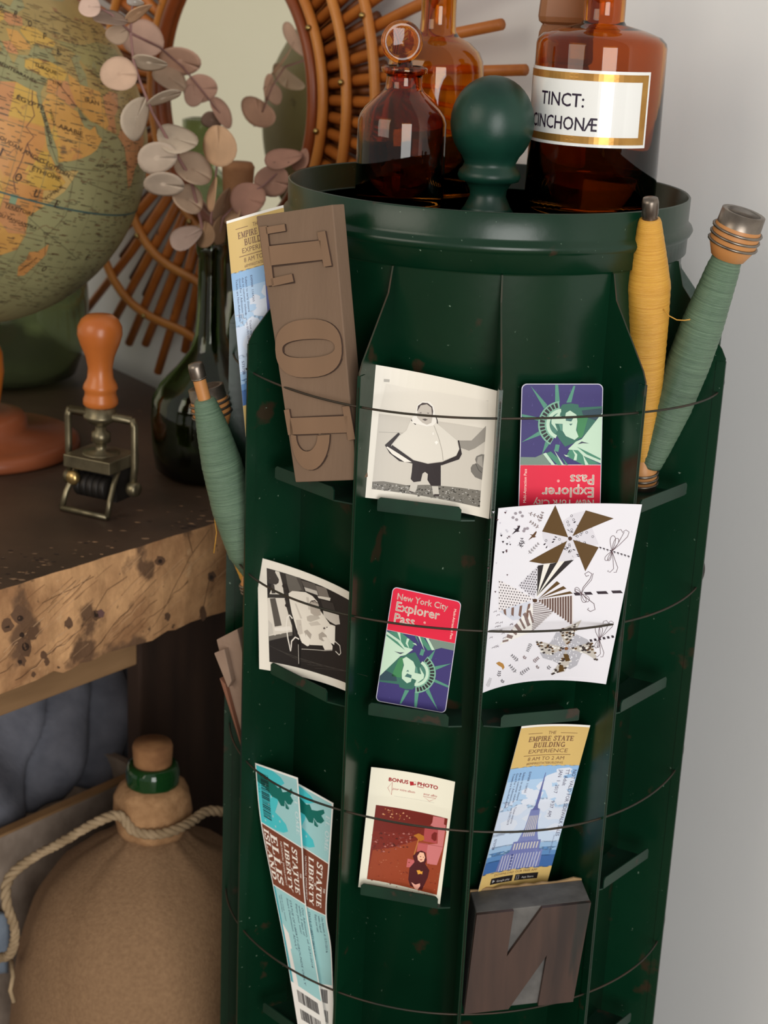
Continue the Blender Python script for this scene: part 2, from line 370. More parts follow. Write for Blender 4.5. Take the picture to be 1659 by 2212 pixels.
for k, z in enumerate(ROWZ):
    if k != 2: shelf(-56.5, -35.5, z, -57.5, -30.5)
    shelf(-24, -4.6, z, -24, -1.5)
    if k != 2: shelf(7.4, 27.2, z+.001, 3.6, 27.4)
    shelf(40, 61, z-.002, 36.5, 61.5)
    shelf(-79, -68, z, -80, -66)
WM = M('dark_wire', rgb(38, 44, 36), rgb(62, 48, 36), scale=40, rough=.5, metal=.3)
WR = [.1885, .1935, .1895, .1925, .1865]
for zi, z0 in enumerate([.9600, .8035, .6445, .4870]):
    b = MB(); pts = []
    for k in range(144):
        a = -62.6 + 2.5*k; 
        j = min(range(12), key=lambda i: abs((a-FALL[i]+180) % 360-180)); r = .1915
        pts.append(pol(r + (.0006 if zi % 2 else -.0006)*math.sin(R(a*5+zi*60)), a, z0 + .0035*math.cos(R(a-5))-.0015 + .0012*math.sin(R(a*4+zi*90))))
    b.tube(pts, .00085, 6, closed=True); b.build('wire_hoop', WM, rack)
# turned finial on the axis
kc = at_y(1055, 264, 1.27); kz = kc.z; rb = .0317
b = MB()
prof = [(.0, ztray), (.0205, ztray), (.0175, ztray+.004), (.0138, ztray+.012), (.0142, kz-.050), (.0175, kz-.0445), (.0228, kz-.0430), (.0242, kz-.0395), (.0232, kz-.0360), (.0205, kz-.0330), (.0195, kz-.0300)]
for i in range(1, 17):
    a = -55+145*i/16; prof.append((rb*math.cos(R(a)), kz+.0345*math.sin(R(a))))
prof[-1] = (0, kz+.0345)
b.lathe(prof, XA, 48)
b.build('finial', M('green_wood_paint', rgb(20, 62, 48), rgb(12, 46, 36), scale=25, rough=.38, bump=.12, bscale=90, spots=[(rgb(70, 92, 78), 60, .70)]), rack)
b = MB(); b.lathe([(0, .12), (.15, .12), (.15, .116), (.03, .112), (.025, .04), (.16, .02), (.17, 0), (0, 0)], XA, 48); b.build('foot', G, rack)

# ================================================================== cards and photographs in the rack
PAPER = M('photo_paper', rgb(230, 224, 211), rough=.35); WHITE = M('white_card', rgb(226, 225, 232), rough=.55); CREAM = M('cream_paper', rgb(240, 236, 216), rough=.4)
PLASTIC = M('plastic_white', rgb(214, 212, 226), rough=.3)

# --- black-and-white toddler photograph
S = quad_S([(812, 788), (1080, 846), (1056, 1121), (779, 1074)], plane_at(-12.7, .175, 5, .9), .007)
c = Card(S, 90, 94); c.off = (770, 780); c.sc = 5.184
c.body(PAPER, .0003)
c.P((205, 199, 188), [(250, 590), (1478, 440), (1455, 725), (1380, 1640), (172, 1435), (245, 660)]); c.L = 2
c.P((226, 220, 208), [(330, 250), (560, 300), (1478, 450), (1470, 760), (1100, 700), (640, 640), (255, 590)])
c.P((176, 172, 163), [(308, 200), (372, 205), (370, 236), (306, 232)])
c.LN((170, 165, 156), [(250, 795), (640, 812)], .35)
c.P((120, 116, 108), [(178, 1350), (300, 1345), (560, 1390), (800, 1385), (1100, 1410), (1392, 1450), (1382, 1638), (172, 1432)])
c.L = 3
for i in range(260):
    x = random.uniform(180, 1385); t = (x-175)/1210; y = random.uniform(1358+75*t+abs(random.gauss(0, 12)), 1425+195*t); r = random.uniform(5, 15); g = random.choice([40, 60, 70, 90, 150, 170, 190])
    c.P((g, g-3, g-9), [(x+r*random.uniform(.6, 1.2)*math.cos(a), y+r*.7*random.uniform(.6, 1.2)*math.sin(a)) for a in (0, 1.2, 2.5, 3.6, 5)]); c.L = 3+.04*(i % 20)
c.L = 4
c.P((150, 145, 137), [(1135, 890), (1290, 890), (1400, 780), (1452, 725), (1440, 900), (1330, 975), (1260, 1003), (1150, 965)])
c.P((120, 116, 110), [(1345, 1065), (1400, 1042), (1432, 1045), (1405, 1330), (1330, 1300), (1285, 1240), (1280, 1195), (1300, 1160), (1345, 1145), (1330, 1100)])
c.L = 5; c.P((165, 160, 152), [(1360, 1075), (1410, 1060), (1420, 1200), (1350, 1140)]); c.LN((70, 68, 64), [(1335, 1145), (1370, 1220), (1405, 1250)], .4); c.L = 4
dk = (44, 36, 38)
c.P(dk, [(628, 1140), (945, 1165), (945, 1395), (835, 1395), (795, 1330), (800, 1265), (768, 1240), (740, 1260), (720, 1345), (640, 1355), (608, 1320), (620, 1240)])
c.P((200, 195, 185), [(612, 1358), (692, 1362), (672, 1440), (655, 1470), (590, 1450)]); c.P((200, 195, 185), [(845, 1400), (915, 1402), (925, 1490), (860, 1495)])
c.P((70, 60, 58), [(590, 1445), (655, 1450), (650, 1472), (595, 1465)]); c.P((60, 50, 50), [(862, 1488), (930, 1490), (925, 1512), (865, 1508)])
c.L = 5
c.P(dk, [(470, 800), (495, 822), (395, 935), (640, 1110), (800, 1150), (960, 1130), (1120, 1060), (1155, 985), (1135, 890), (1150, 885), (1182, 1040), (1150, 1100), (960, 1165), (760, 1180), (600, 1140), (480, 1120), (370, 1030), (318, 940), (340, 920)])
c.L = 6
c.P((236, 231, 221), [(345, 955), (480, 1040), (620, 1130), (540, 1130), (400, 1040), (335, 965)])
c.P((222, 217, 206), [(490, 830), (560, 775), (590, 700), (612, 650), (880, 650), (905, 700), (990, 770), (1125, 885), (1152, 985), (1118, 1055), (960, 1120), (800, 1145), (650, 1108), (400, 935)])
c.L = 7
c.P((238, 234, 226), [(620, 640), (660, 580), (680, 490), (740, 448), (820, 452), (870, 510), (885, 600), (900, 680), (860, 720), (790, 730), (690, 705), (620, 690)])
c.LN(dk, [(614, 655), (640, 690), (665, 710)], .7); c.LN(dk, [(880, 600), (905, 660), (908, 700)], .6)
c.L = 8
c.P((70, 58, 58), [(680, 560), (690, 500), (740, 465), (800, 470), (850, 510), (860, 560), (850, 640), (700, 560)])
c.L = 9
c.P((196, 188, 178), [(684, 560), (720, 495), (790, 482), (840, 520), (850, 640), (840, 690), (790, 712), (740, 690), (680, 630)])
c.L = 10
c.P((90, 82, 80), [(735, 650), (770, 642), (800, 655), (770, 668)]); c.P((110, 102, 98), [(700, 578), (730, 570), (728, 585)]); c.P((110, 102, 98), [(790, 575), (820, 580), (800, 590)]); c.P((165, 158, 150), [(755, 600), (780, 610), (760, 620)])
c.LN((176, 170, 160), [(870, 720), (920, 850), (960, 1000), (972, 1110)], .4); c.P((246, 243, 236), [(875, 905), (900, 890), (918, 910), (895, 935)]); c.P((238, 234, 226), [(850, 800), (868, 795), (872, 825), (852, 825)])
for k in range(14):
    t = k/13; c.LN((236, 231, 221), [(490-95*t, 815+115*t), (484-95*t, 838+115*t)], .18)
c.done('photograph', at_plane(917, 1097, *plane_at(-12.7, .175, 5, .9)), 'square black and white photograph of a toddler in a hooded cape', 'photograph')

# --- attraction pass cards
def pass_card(q, pl, flip, label):
    S0 = quad_S(q, pl, 0)
    S = (lambda u, v: S0(1-u, 1-v)) if flip else S0
    c = Card(S, 54, 86, maxe=30); c.body(PLASTIC, .0008, 3.5)
    D = lambda pts: [(54-(x-125)/1385*54, 86-(y-75)/1365*54) for x, y in pts]
    c.box = (.4, 31.8, 53.6, 85.6)
    rr = 3.2
    c.poly((58, 50, 112), [(.5, 31.8), (53.5, 31.8)]+arc(53.5-rr, 85.5-rr, rr, rr, 0, 90, 6)+arc(.5+rr, 85.5-rr, rr, rr, 90, 180, 6)); c.L = 2
    for k in range(26):
        x, y = random.uniform(2, 50), random.uniform(45, 83); c.poly((76, 68, 130), [(x, y), (x+random.uniform(.3, 1.2), y+.2), (x+.4, y+random.uniform(.5, 3))])
    c.L = 3
    g1, g2, pale, mid = (82, 146, 124), (52, 108, 92), (196, 224, 200), (126, 178, 154)
    for sp in ([(275, 110), (565, 430), (510, 490)], [(690, 90), (740, 95), (775, 385), (695, 395)], [(1000, 110), (1032, 110), (970, 385), (885, 390)], [(135, 580), (430, 640), (430, 695), (140, 622)], [(140, 1058), (430, 872), (462, 935)], [(545, 1050), (615, 1080), (520, 1225), (492, 1275)], [(720, 1090), (790, 1100), (770, 1220), (700, 1200)]): c.poly(g1, D(sp))
    c.poly((120, 140, 128), D([(115, 1305), (385, 1310), (560, 1230), (640, 1440), (110, 1440)])); c.L = 4
    ring = lambda r0, r1, a0, a1: D(arc(815, 750, r1, r1*.98, a0, a1, 16)+arc(815, 750, r0, r0*.98, a1, a0, 16))
    c.poly(g2, D([(820, 420), (960, 400), (1090, 420), (1100, 470), (1515, 450), (1510, 600), (1250, 900), (1050, 1060), (880, 1130), (700, 900), (640, 700)])); c.L = 5
    c.poly((62, 132, 84), D([(1080, 600), (1270, 600), (1240, 720), (1170, 980), (1080, 990)])); c.poly((44, 70, 84), D([(1150, 520), (1500, 480), (1500, 560), (1440, 700), (1180, 620)]))
    c.poly(mid, ring(255, 400, 118, 262)); c.L = 6
    for k in range(13): c.poly((40, 40, 44), ring(288, 372, 120+k*10.8, 127.5+k*10.8))
    c.poly(pale, ring(205, 262, 112, 266)); c.poly((74, 128, 112), ring(95, 205, 122, 262)); c.L = 7
    c.poly(pale, D([(640, 670), (800, 510), (775, 610), (870, 630), (880, 560), (950, 520), (1060, 590), (1080, 700), (1060, 850), (1105, 960), (1040, 1015), (890, 950), (832, 860), (830, 745), (700, 740), (750, 870), (640, 740)]))
    c.poly(pale, D([(1160, 1000), (1500, 560), (1512, 1420), (930, 1172), (1060, 1045)])); c.L = 8
    c.poly((66, 110, 106), D([(880, 630), (1012, 640), (975, 705), (882, 690)])); c.poly((66, 110, 106), D([(940, 745), (1000, 740), (968, 775)])); c.poly((90, 146, 128), D([(760, 745), (825, 750), (825, 860), (800, 860)]))
    for p in ([(960, 1180), (1100, 1190), (1200, 1290), (1480, 1420), (1200, 1440), (900, 1290)], [(1080, 1130), (1290, 1230), (1490, 1330), (1490, 1360), (1250, 1260)], [(640, 1210), (800, 1350), (830, 1440), (760, 1440), (560, 1240)], [(820, 1290), (940, 1440), (900, 1440)]): c.poly((72, 138, 112), D(p))
    c.L = 9
    for p in ([(1000, 1170), (1090, 1260), (1080, 1360), (1030, 1360), (1050, 1270)], [(1180, 1260), (1290, 1440), (1230, 1440)], [(560, 1230), (720, 1440), (660, 1440), (510, 1250)], [(690, 1180), (870, 1440), (830, 1440)], [(860, 1260), (960, 1290), (900, 1300)]): c.poly(pale, D(p))
    c.poly((60, 66, 84), D([(1090, 1090), (1160, 1040), (1290, 1075), (1180, 1070)]))
    del c.box
    red = (226, 24, 62); c.L = 2
    c.poly(red, arc(.5+rr, .5+rr, rr, rr, 180, 270, 6)+arc(53.5-rr, .5+rr, rr, rr, 270, 360, 6)+[(53.5, 31.9), (.5, 31.9)]); c.rect((232, 205, 205), .5, 31.7, 53, .5)
    wt = (255, 238, 224); c.L = 3
    c.text(wt, 'New York City', 4.2, 8.4, 6.6, sx=.97, fat=.012); c.text(wt, 'Explorer', 4.2, 16.6, 9.6, sx=1.02, fat=.022); c.text(wt, 'Pass', 4.2, 25.2, 9.6, sx=1.02, fat=.022); c.text(wt, 'Multi-Attraction Pass', 49.2, 6.2, 2.7, rot=90); c.text(wt, '®', 27.5, 22, 2.4)
    P, n = pl; o = c.done('pass_card', at_plane((q[2][0]+q[3][0])/2, (q[2][1]+q[3][1])/2, P, n), label, 'card', 'attraction pass cards'); return o
pass_card([(1127, 829), (1303, 829), (1297, 1106), (1119.5, 1106)], plane_at(14, .164, 5, .9), True, 'red and blue city pass card standing upside down behind the wire, above the pinwheel card')
pass_card([(849, 1267), (997, 1300), (962, 1541), (811, 1514)], plane_at(-12, .168, 5, .735), False, 'red and blue city pass card the right way up on the middle shelf')

# --- black-and-white photograph of a baby in a chair
pl = plane_at(-40, .175, 5, .735)
S = quad_S([(556, 1203), (760, 1282), (750, 1494), (560, 1445)], pl, .006)
c = Card(S, 95, 88); c.off = (545, 1195); c.sc = 7.373
c.body(PAPER, .0003)
K, DK, MD, LT = (30, 26, 25), (48, 44, 41), (100, 95, 88), (214, 207, 195)
c.P(K, [(228, 235), (560, 330), (800, 410), (1100, 520), (1440, 690), (1600, 780), (1570, 2110), (1465, 2055), (1100, 1930), (760, 1830), (500, 1770), (272, 1730)]); c.L = 2
c.P(LT, [(370, 280), (440, 300), (480, 450), (520, 700), (620, 1000), (640, 1260), (550, 1270), (265, 1330), (248, 1000), (245, 720), (330, 520)])
c.P(MD, [(530, 330), (700, 380), (790, 590), (600, 640), (560, 500)]); c.P((74, 69, 64), [(700, 375), (770, 395), (830, 600), (790, 610)])
c.P((90, 84, 78), [(780, 430), (1000, 490), (1060, 650), (850, 600)]); c.P((118, 110, 102), [(1010, 510), (1180, 560), (1240, 740), (1060, 680)])
c.P(MD, [(265, 1320), (640, 1250), (640, 1310), (268, 1395)]); c.L = 3
c.P((84, 78, 72), [(280, 720), (370, 715), (470, 1150), (360, 1170)]); c.P(DK, [(248, 650), (540, 660), (540, 715), (248, 710)])
c.P((62, 56, 52), [(232, 245), (350, 275), (428, 420), (420, 470), (380, 500), (260, 480), (236, 440)]); c.P((150, 142, 132), [(268, 330), (290, 340), (295, 420), (270, 410)]); c.P((62, 56, 52), [(300, 490), (350, 500), (370, 640), (310, 640)])
c.P(DK, [(430, 290), (525, 320), (560, 520), (560, 640), (610, 900), (640, 1100), (720, 1340), (690, 1340), (600, 1050), (540, 840), (500, 620), (480, 480)]); c.L = 4
for (x, y, r) in ((520, 520, 46), (545, 600, 38), (552, 735, 36), (562, 830, 42)): c.P((40, 34, 32), [(x+r*math.cos(a*.785), y+r*.8*math.sin(a*.785)) for a in range(8)])
c.P((160, 152, 142), [(500, 505), (520, 500), (522, 525), (505, 528)]); c.P((190, 184, 174), [(830, 540), (1030, 600), (1050, 670), (850, 600)]); c.P(LT, [(1040, 680), (1250, 710), (1240, 760), (1060, 715)])
c.P((196, 190, 180), [(255, 1060), (320, 1130), (335, 1280), (265, 1310)]); c.P((228, 222, 212), [(350, 1190), (600, 1160), (640, 1220), (500, 1245), (360, 1235)])
c.P((204, 197, 186), [(1130, 915), (1380, 985), (1400, 1130), (1330, 1140), (1240, 1090), (1140, 1000)]); c.P((52, 47, 44), [(1090, 740), (1290, 790), (1330, 930), (1130, 870)])
for k in range(7): c.LN((74, 69, 64), [(272+120*k, 1490+60*k-20), (760+180*k, 1720+40*k)], .22)
c.L = 5
c.P((226, 219, 206), [(580, 640), (640, 600), (850, 620), (960, 680), (1040, 770), (1090, 920), (1240, 1130), (1325, 1160), (1320, 1420), (1130, 1470), (930, 1460), (780, 1400), (700, 1180), (630, 940), (600, 780)]); c.L = 6
for p in ([(700, 1060), (780, 1060), (810, 1290), (730, 1290)], [(860, 700), (900, 700), (940, 900), (900, 900)], [(680, 800), (700, 800), (800, 1040), (770, 1040)], [(900, 1110), (1040, 1080), (1100, 1140), (940, 1160)]): c.P((200, 192, 180), p)
c.P((178, 168, 156), [(918, 800), (960, 755), (1040, 780), (1090, 920), (1095, 985), (1010, 1010), (935, 950)]); c.P((186, 178, 166), [(870, 1010), (930, 985), (1060, 1000), (1085, 1040), (930, 1095), (880, 1075)]); c.P((64, 54, 50), [(912, 800), (940, 755), (1000, 745), (1055, 800), (960, 780)])
c.P((130, 120, 112), [(745, 1070), (765, 1065), (790, 1290), (765, 1290)])
c.L = 7
c.P((172, 163, 152), [(830, 1240), (880, 1215), (950, 1290), (930, 1370), (860, 1340)]); c.P((172, 163, 152), [(1060, 1290), (1120, 1250), (1200, 1320), (1150, 1410), (1070, 1370)])
c.P((232, 226, 214), [(780, 1290), (850, 1270), (930, 1370), (910, 1470), (880, 1480), (790, 1420)]); c.P((232, 226, 214), [(1110, 1340), (1190, 1330), (1285, 1480), (1280, 1535), (1160, 1540), (1130, 1480)]); c.P((236, 231, 220), [(1200, 1170), (1290, 1145), (1325, 1230), (1310, 1460), (1250, 1420), (1150, 1260)])
for (x, y) in ((1150, 1195), (1200, 1185), (1235, 1210)): c.P((70, 62, 60), [(x-18, y-8), (x+10, y-18), (x+20, y+10), (x-8, y+16)])
c.LN((232, 226, 216), [(645, 1040), (600, 985), (560, 1020), (545, 1150), (570, 1350), (615, 1560), (625, 1480), (630, 1400), (690, 1335), (750, 1370)], 1.1)
c.LN((226, 220, 210), [(1320, 1400), (1400, 1470), (1415, 1590), (1390, 1620), (1330, 1560)], .9)
c.P((14, 12, 12), [(715, 1370), (765, 1380), (770, 1790), (740, 1810), (725, 1640)]); c.LN((190, 184, 174), [(790, 1525), (1150, 1550), (1280, 1545)], .5); c.L = 8; c.LN((210, 204, 194), [(738, 1450), (745, 1760)], .4)
c.done('photograph', at_plane(655, 1470, *pl), 'black and white photograph of a baby propped in a white draped chair', 'photograph')

# --- greeting card with paper pinwheels
pl = plane_at(19, .1875, 0, .8)
S = quad_S([(1077, 1098), (1387, 1090), (1309, 1478), (1042, 1497)], pl, .006, 0, (.001, .0095, -.0045, -.0045))
S_ = lambda u, v: S(u, v) - pl[1]*(.008*max(0, (v-.55)/.45)**2*(1-(2*u-1)**2))
c = Card(S_, 106, 139, maxe=6); c.off = (1030, 1080); c.sc = 4.484
c.body(WHITE, .0004)
gold, ink_, gry, brn = (88, 62, 22), (40, 26, 38), (196, 194, 204), (96, 70, 62)
# disc wheels behind the blades
c.P((214, 212, 220), [(840, 200), (940, 130), (1050, 105), (1120, 280), (1180, 430), (1110, 440), (960, 560), (860, 600), (790, 590), (700, 460), (640, 380), (632, 310), (780, 290)]); c.L = 2
for k in range(70):
    a, r = random.uniform(0, 6.28), random.uniform(60, 245); x, y = 900+r*math.cos(a), 370+r*math.sin(a)
    if k % 2: c.P(ink_, [(x, y), (x+22*math.cos(a*3), y+22*math.sin(a*3)-6), (x+34*math.cos(a*3), y+34*math.sin(a*3)), (x+20*math.cos(a*3)+6, y+20*math.sin(a*3)+8)])
    else: c.LN(ink_, [(x+11*math.cos(t*1.05), y+11*math.sin(t*1.05)) for t in range(7)], .28)
c.L = 3
for p in ([(760, 50), (632, 305), (885, 362)], [(1055, 100), (1325, 178), (925, 350)], [(930, 385), (1180, 458), (1050, 690)], [(505, 595), (875, 395), (780, 605), (640, 618)]): c.P(gold, p)
c.P((176, 172, 180), [(632, 305), (780, 335), (830, 200), (845, 240), (880, 350)]) if False else None
c.L = 4; c.P((66, 40, 24), [(885, 360), (905, 352), (922, 365), (920, 385), (900, 394), (884, 382)])
# second pinwheel
c.L = 2
blades = {'tri1': [(212, 770), (560, 960), (330, 1035), (210, 1080)], 'tri2': [(590, 640), (400, 830), (560, 950), (580, 860)], 'str1': [(590, 635), (940, 578), (580, 945)], 'fan': [(775, 785), (930, 905), (580, 965)], 'v': [(585, 968), (930, 925), (930, 1215)], 'd': [(545, 1000), (590, 985), (740, 1090), (530, 1280)], 'g1': [(215, 1080), (330, 1035), (520, 980), (430, 1150), (350, 1165)], 'w': [(520, 1000), (545, 1050), (530, 1280), (220, 1405), (430, 1140)]}
cols = {'tri1': (226, 222, 224), 'tri2': (206, 204, 212), 'str1': (232, 228, 220), 'fan': (228, 226, 232), 'v': (226, 220, 218), 'd': (212, 208, 210), 'g1': (204, 208, 220), 'w': (232, 230, 226)}
for k, p in blades.items(): c.P(cols[k], p); c.L += .1
c.L = 3
def inside(p, q):
    r = False; x, y = q
    for i in range(len(p)):
        (a, b_), (d, e) = p[i-1], p[i]
        if (b_ > y) != (e > y) and x < (d-a)*(y-b_)/(e-b_)+a: r = not r
    return r
for nm, st in (('tri1', 26), ('tri2', 24)):
    for yy in range(600, 1090, st):
        for xx in range(205, 600, st):
            q = (xx+(yy//st % 2)*st/2, yy+xx*.12-40)
            if inside(blades[nm], q): c.P(ink_, [(q[0]-8, q[1]-6), (q[0]+8, q[1]-4), (q[0], q[1]+9)])
for t0, t1 in ((0, .16), (.34, .54), (.74, 1)):
    f = lambda t: (590+350*t, 635-57*t); c.P((34, 28, 30), [f(t0), f(t1), (582, 930)])
for t0, t1 in ((0, .2), (.4, .6), (.82, 1)):
    f = lambda t: (775+155*t, 785+120*t); c.P(gold, [f(t0), f(t1), (590, 962)])
for k in range(13):
    x = 610+25*k; y1 = 968+(x-585)*.716; c.LN(brn, [(x, 968-(x-585)*.125), (x, y1)], 1.5)
for k in range(16):
    y = 1000+18*k; p0, p1 = (545-k*1, y+10), (590+150*min(1, (k+1)/6)-max(0, k-6)*21, 985+105*min(1, (k+1)/6)+max(0, k-6)*20-12)
    c.LN((110, 98, 98), [p0, p1], .5)
for k in range(4): c.P((120, 92, 80), [(255+80*k, 1062-18*k), (280+80*k, 1055-18*k), (285+70*k, 1120+8*k), (262+70*k, 1100+8*k)])
for k in range(7): c.LN((128, 108, 104), [(500-42*k, 1040+55*k), (545-40*k, 1190+28*k)], 2.6 if k % 2 else 1.6)
c.L = 4; c.P((74, 46, 26), [(540, 965), (560, 955), (585, 962), (582, 985), (560, 994), (542, 985)])
# third pinwheel
c.L = 2; c.P((176, 176, 184), [(770, 1280), (900, 1290), (960, 1300), (1070, 1350), (1090, 1375), (1010, 1500), (970, 1600), (900, 1640), (740, 1560), (640, 1530), (610, 1480), (720, 1370)]); c.L = 3
for k in range(90):
    a, r = random.uniform(0, 6.28), random.uniform(40, 215); x, y = 865+r*math.cos(a), 1450+r*.75*math.sin(a)
    if inside([(770, 1280), (900, 1290), (960, 1300), (1070, 1350), (1010, 1500), (970, 1600), (900, 1640), (740, 1560), (640, 1530), (720, 1370)], (x, y)): c.P((226, 226, 232), [(x-5, y-5), (x+5, y-5), (x+5, y+5), (x-5, y+5)])
B3 = ([(570, 1360), (850, 1430), (720, 1500), (630, 1480)], [(1015, 1160), (945, 1290), (870, 1420), (830, 1350), (800, 1260), (920, 1210)], [(890, 1440), (1110, 1375), (1170, 1560), (1060, 1490)], [(860, 1460), (905, 1560), (850, 1660), (720, 1690), (800, 1570)])
c.L = 4
for p in B3: c.P((190, 184, 176), p)
c.L = 5
for k in range(120):
    p = B3[k % 4]; x, y = random.uniform(570, 1170), random.uniform(1160, 1690)
    for _ in range(40):
        if inside(p, (x, y)): break
        x, y = random.uniform(min(q[0] for q in p), max(q[0] for q in p)), random.uniform(min(q[1] for q in p), max(q[1] for q in p))
    if inside(p, (x, y)): c.P(random.choice([(44, 36, 38), (60, 48, 44), (92, 62, 24), (230, 228, 224)]), [(x-14, y-4), (x+12, y-10), (x+16, y+4), (x-4, y+10)])
c.L = 6; c.P(gold, [(835, 1490), (880, 1490), (905, 1555), (860, 1562)]); c.P(gold, [(800, 1590), (835, 1600), (845, 1655), (790, 1668)]); c.P((128, 84, 50), [(848, 1430), (870, 1420), (888, 1435), (875, 1452), (852, 1452)])
# sticks and ribbon bows
c.L = 3
for k in range(9): x = 1185+34*k; y = 460+10.5*k; c.P(ink_, [(x, y-8), (x+20, y-4), (x+24, y+8), (x+4, y+5)]); c.P(ink_, [(x+8, y+9), (x+18, y+11), (x+16, y+18)])
for k in range(4): x = [935, 1035, 1155, 1300][k]; w_ = [75, 90, 120, 115][k]; y = 912-7*k; c.P(ink_, [(x, y-13), (x+w_-22, y-16), (x+w_, y+11), (x+18, y+13)])
for k in range(6): x = 1090+42*k; y = 1362-7.5*k; c.P(ink_, [(x, y-12), (x+22, y-14), (x+32, y+8), (x+8, y+12)])
bow = (84, 56, 62)
def loop(cx, cy, a, L, wd): return [(cx+L*t*math.cos(a)-wd*math.sin(math.pi*t*2)*math.sin(a)*(1 if t < .5 else 1), cy+L*t*math.sin(a)+wd*math.sin(math.pi*t*2)*math.cos(a)) for t in [i/12 for i in range(13)]]
def petal(cx, cy, a, L, wd):
    return [(cx+L*math.sin(math.pi*t/2 if t <= 1 else math.pi*(2-t)/2)*math.cos(a)-wd*math.sin(math.pi*t)*math.sin(a), cy+L*math.sin(math.pi*t/2 if t <= 1 else math.pi*(2-t)/2)*math.sin(a)+wd*math.sin(math.pi*t)*math.cos(a)) for t in [i/8 for i in range(17)]]
for (cx, cy, sc, ro) in ((1310, 495, 1, 0), (1010, 905, 1, 1.75), (1185, 1345, .85, -.25)):
    for a, L, wd in ((-1.5, 150, 26), (-1.15, 135, 22), (2.2, 110, 20), (1.95, 100, 14)): c.LN(bow, petal(cx, cy, a+ro if ro < 1 else a+2.3-.6*(a > 0), L*sc*(.7 if ro > 1 else 1), wd*sc), .35)
    if ro < 1:
        c.LN(bow, [(cx, cy), (cx+70*sc, cy-60*sc), (cx+150*sc, cy-140*sc), (cx+165*sc, cy-185*sc), (cx+135*sc, cy-205*sc), (cx+110*sc, cy-190*sc), (cx+118*sc, cy-175*sc)], .35); c.LN(bow, [(cx, cy), (cx+55*sc, cy-70*sc), (cx+110*sc, cy-170*sc), (cx+85*sc, cy-210*sc), (cx+50*sc, cy-200*sc), (cx+42*sc, cy-175*sc)], .35)
        c.LN(bow, [(cx, cy), (cx+30*sc, cy+90*sc), (cx+55*sc, cy+160*sc), (cx+40*sc, cy+205*sc), (cx+15*sc, cy+205*sc)], .35); c.LN(bow, [(cx, cy), (cx+10*sc, cy+90*sc), (cx+15*sc, cy+170*sc), (cx-20*sc, cy+205*sc), (cx-45*sc, cy+195*sc), (cx-35*sc, cy+185*sc)], .35)
    else:
        c.LN(bow, [(cx, cy), (cx+20, cy-60), (cx+85, cy-140), (cx+105, cy-190), (cx+70, cy-212), (cx+35, cy-190), (cx+50, cy-165), (cx+75, cy-175)], .45); c.LN(bow, [(cx, cy), (cx+60, cy+50), (cx+125, cy+100), (cx+135, cy+155), (cx+90, cy+175), (cx+60, cy+155), (cx+75, cy+140)], .45); c.LN(bow, [(cx+6, cy), (cx+30, cy-50), (cx+100, cy-130), (cx+118, cy-195)], .35)
# confetti, sprigs, swallows and leaves
c.L = 3
for k in range(34):
    x, y = random.uniform(110, 330)+random.uniform(0, 1)*180*(k % 3 == 0), random.uniform(90, 960)
    xx = x-.13*(y-90)+40*(y < 500)
    if xx < 105 or (y > 730 and xx > 190): continue
    s_ = random.uniform(8, 13); c.P(random.choice([ink_, (84, 56, 62), gry]), [(xx-s_, y-s_*.6), (xx+s_, y-s_*.8), (xx+s_*.1, y+s_)])
def sprig(cx, cy, a, L, n, cl, lw=7):
    dx, dy = math.cos(a), math.sin(a); c.LN(cl, [(cx, cy), (cx+L*dx, cy+L*dy)], .25)
    for i in range(n):
        t = (i+.5)/n*L; x, y = cx+dx*t, cy+dy*t
        for sg in (-1, 1):
            ux, uy = math.cos(a+sg*.9), math.sin(a+sg*.9); l = 26*(1-.4*i/n); c.P(cl, [(x, y), (x+ux*l*.5-uy*lw*sg, y+uy*l*.5+ux*lw*sg), (x+ux*l, y+uy*l), (x+ux*l*.5+uy*lw*.3*sg, y+uy*l*.5-ux*lw*.3*sg)])
for a in ((500, 125, .35, 150, 4, brn), (600, 215, -1.2, 110, 4, brn), (600, 270, -2.5, 110, 4, brn), (430, 465, -1.5, 100, 4, ink_), (395, 440, -.5, 80, 2, ink_), (500, 520, -.8, 145, 5, (110, 100, 100)), (400, 1560, -2.4, 90, 4, (60, 54, 60)), (415, 1690, -.6, 110, 5, (50, 40, 50)), (380, 1670, -2.3, 100, 4, (60, 54, 60)), (525, 1385, 2.0, 90, 5, (96, 94, 98)), (100, 1810, -1.2, 90, 6, (180, 178, 182)), (210, 1715, -1.4, 60, 3, ink_), (545, 1570, -.7, 70, 4, (90, 50, 46)), (680, 1640, -.8, 40, 2, ink_), (235, 1770, -.9, 30, 2, ink_), (575, 1630, -.8, 25, 2, brn), (450, 1540, -.9, 30, 2, (90, 50, 46))): sprig(*a)
for (x, y) in ((375, 130), (420, 120), (440, 155), (385, 190), (350, 170), (465, 280), (490, 275), (455, 300)): c.P((150, 142, 150), [(x+16*math.cos(t*1.05), y+15*math.sin(t*1.05)) for t in range(6)])
for (x, y, cl, s_) in ((380, 295, ink_, 1), (540, 350, (90, 58, 30), 1)): c.P(cl, [(x-42*s_, y+40), (x-6, y-4), (x-30, y-20), (x, y-14), (x+34, y-50), (x+40, y-40), (x+22, y), (x+36, y+6), (x+14, y+14), (x+2, y+12)])
c.P((176, 128, 60), [(185, 1580), (215, 1565), (255, 1585), (268, 1620), (250, 1645), (240, 1620), (205, 1600)])
for k in range(16):
    x, y = random.uniform(95, 330), random.uniform(1040, 1480); c.LN((96, 82, 90), [(x, y+12), (x+14, y-2), (x+28, y+6), (x+28, y-10)], .35)
c.done('greeting_card', at_plane(1175, 1490, *pl), 'white greeting card printed with three gold and patterned paper pinwheels', 'card')

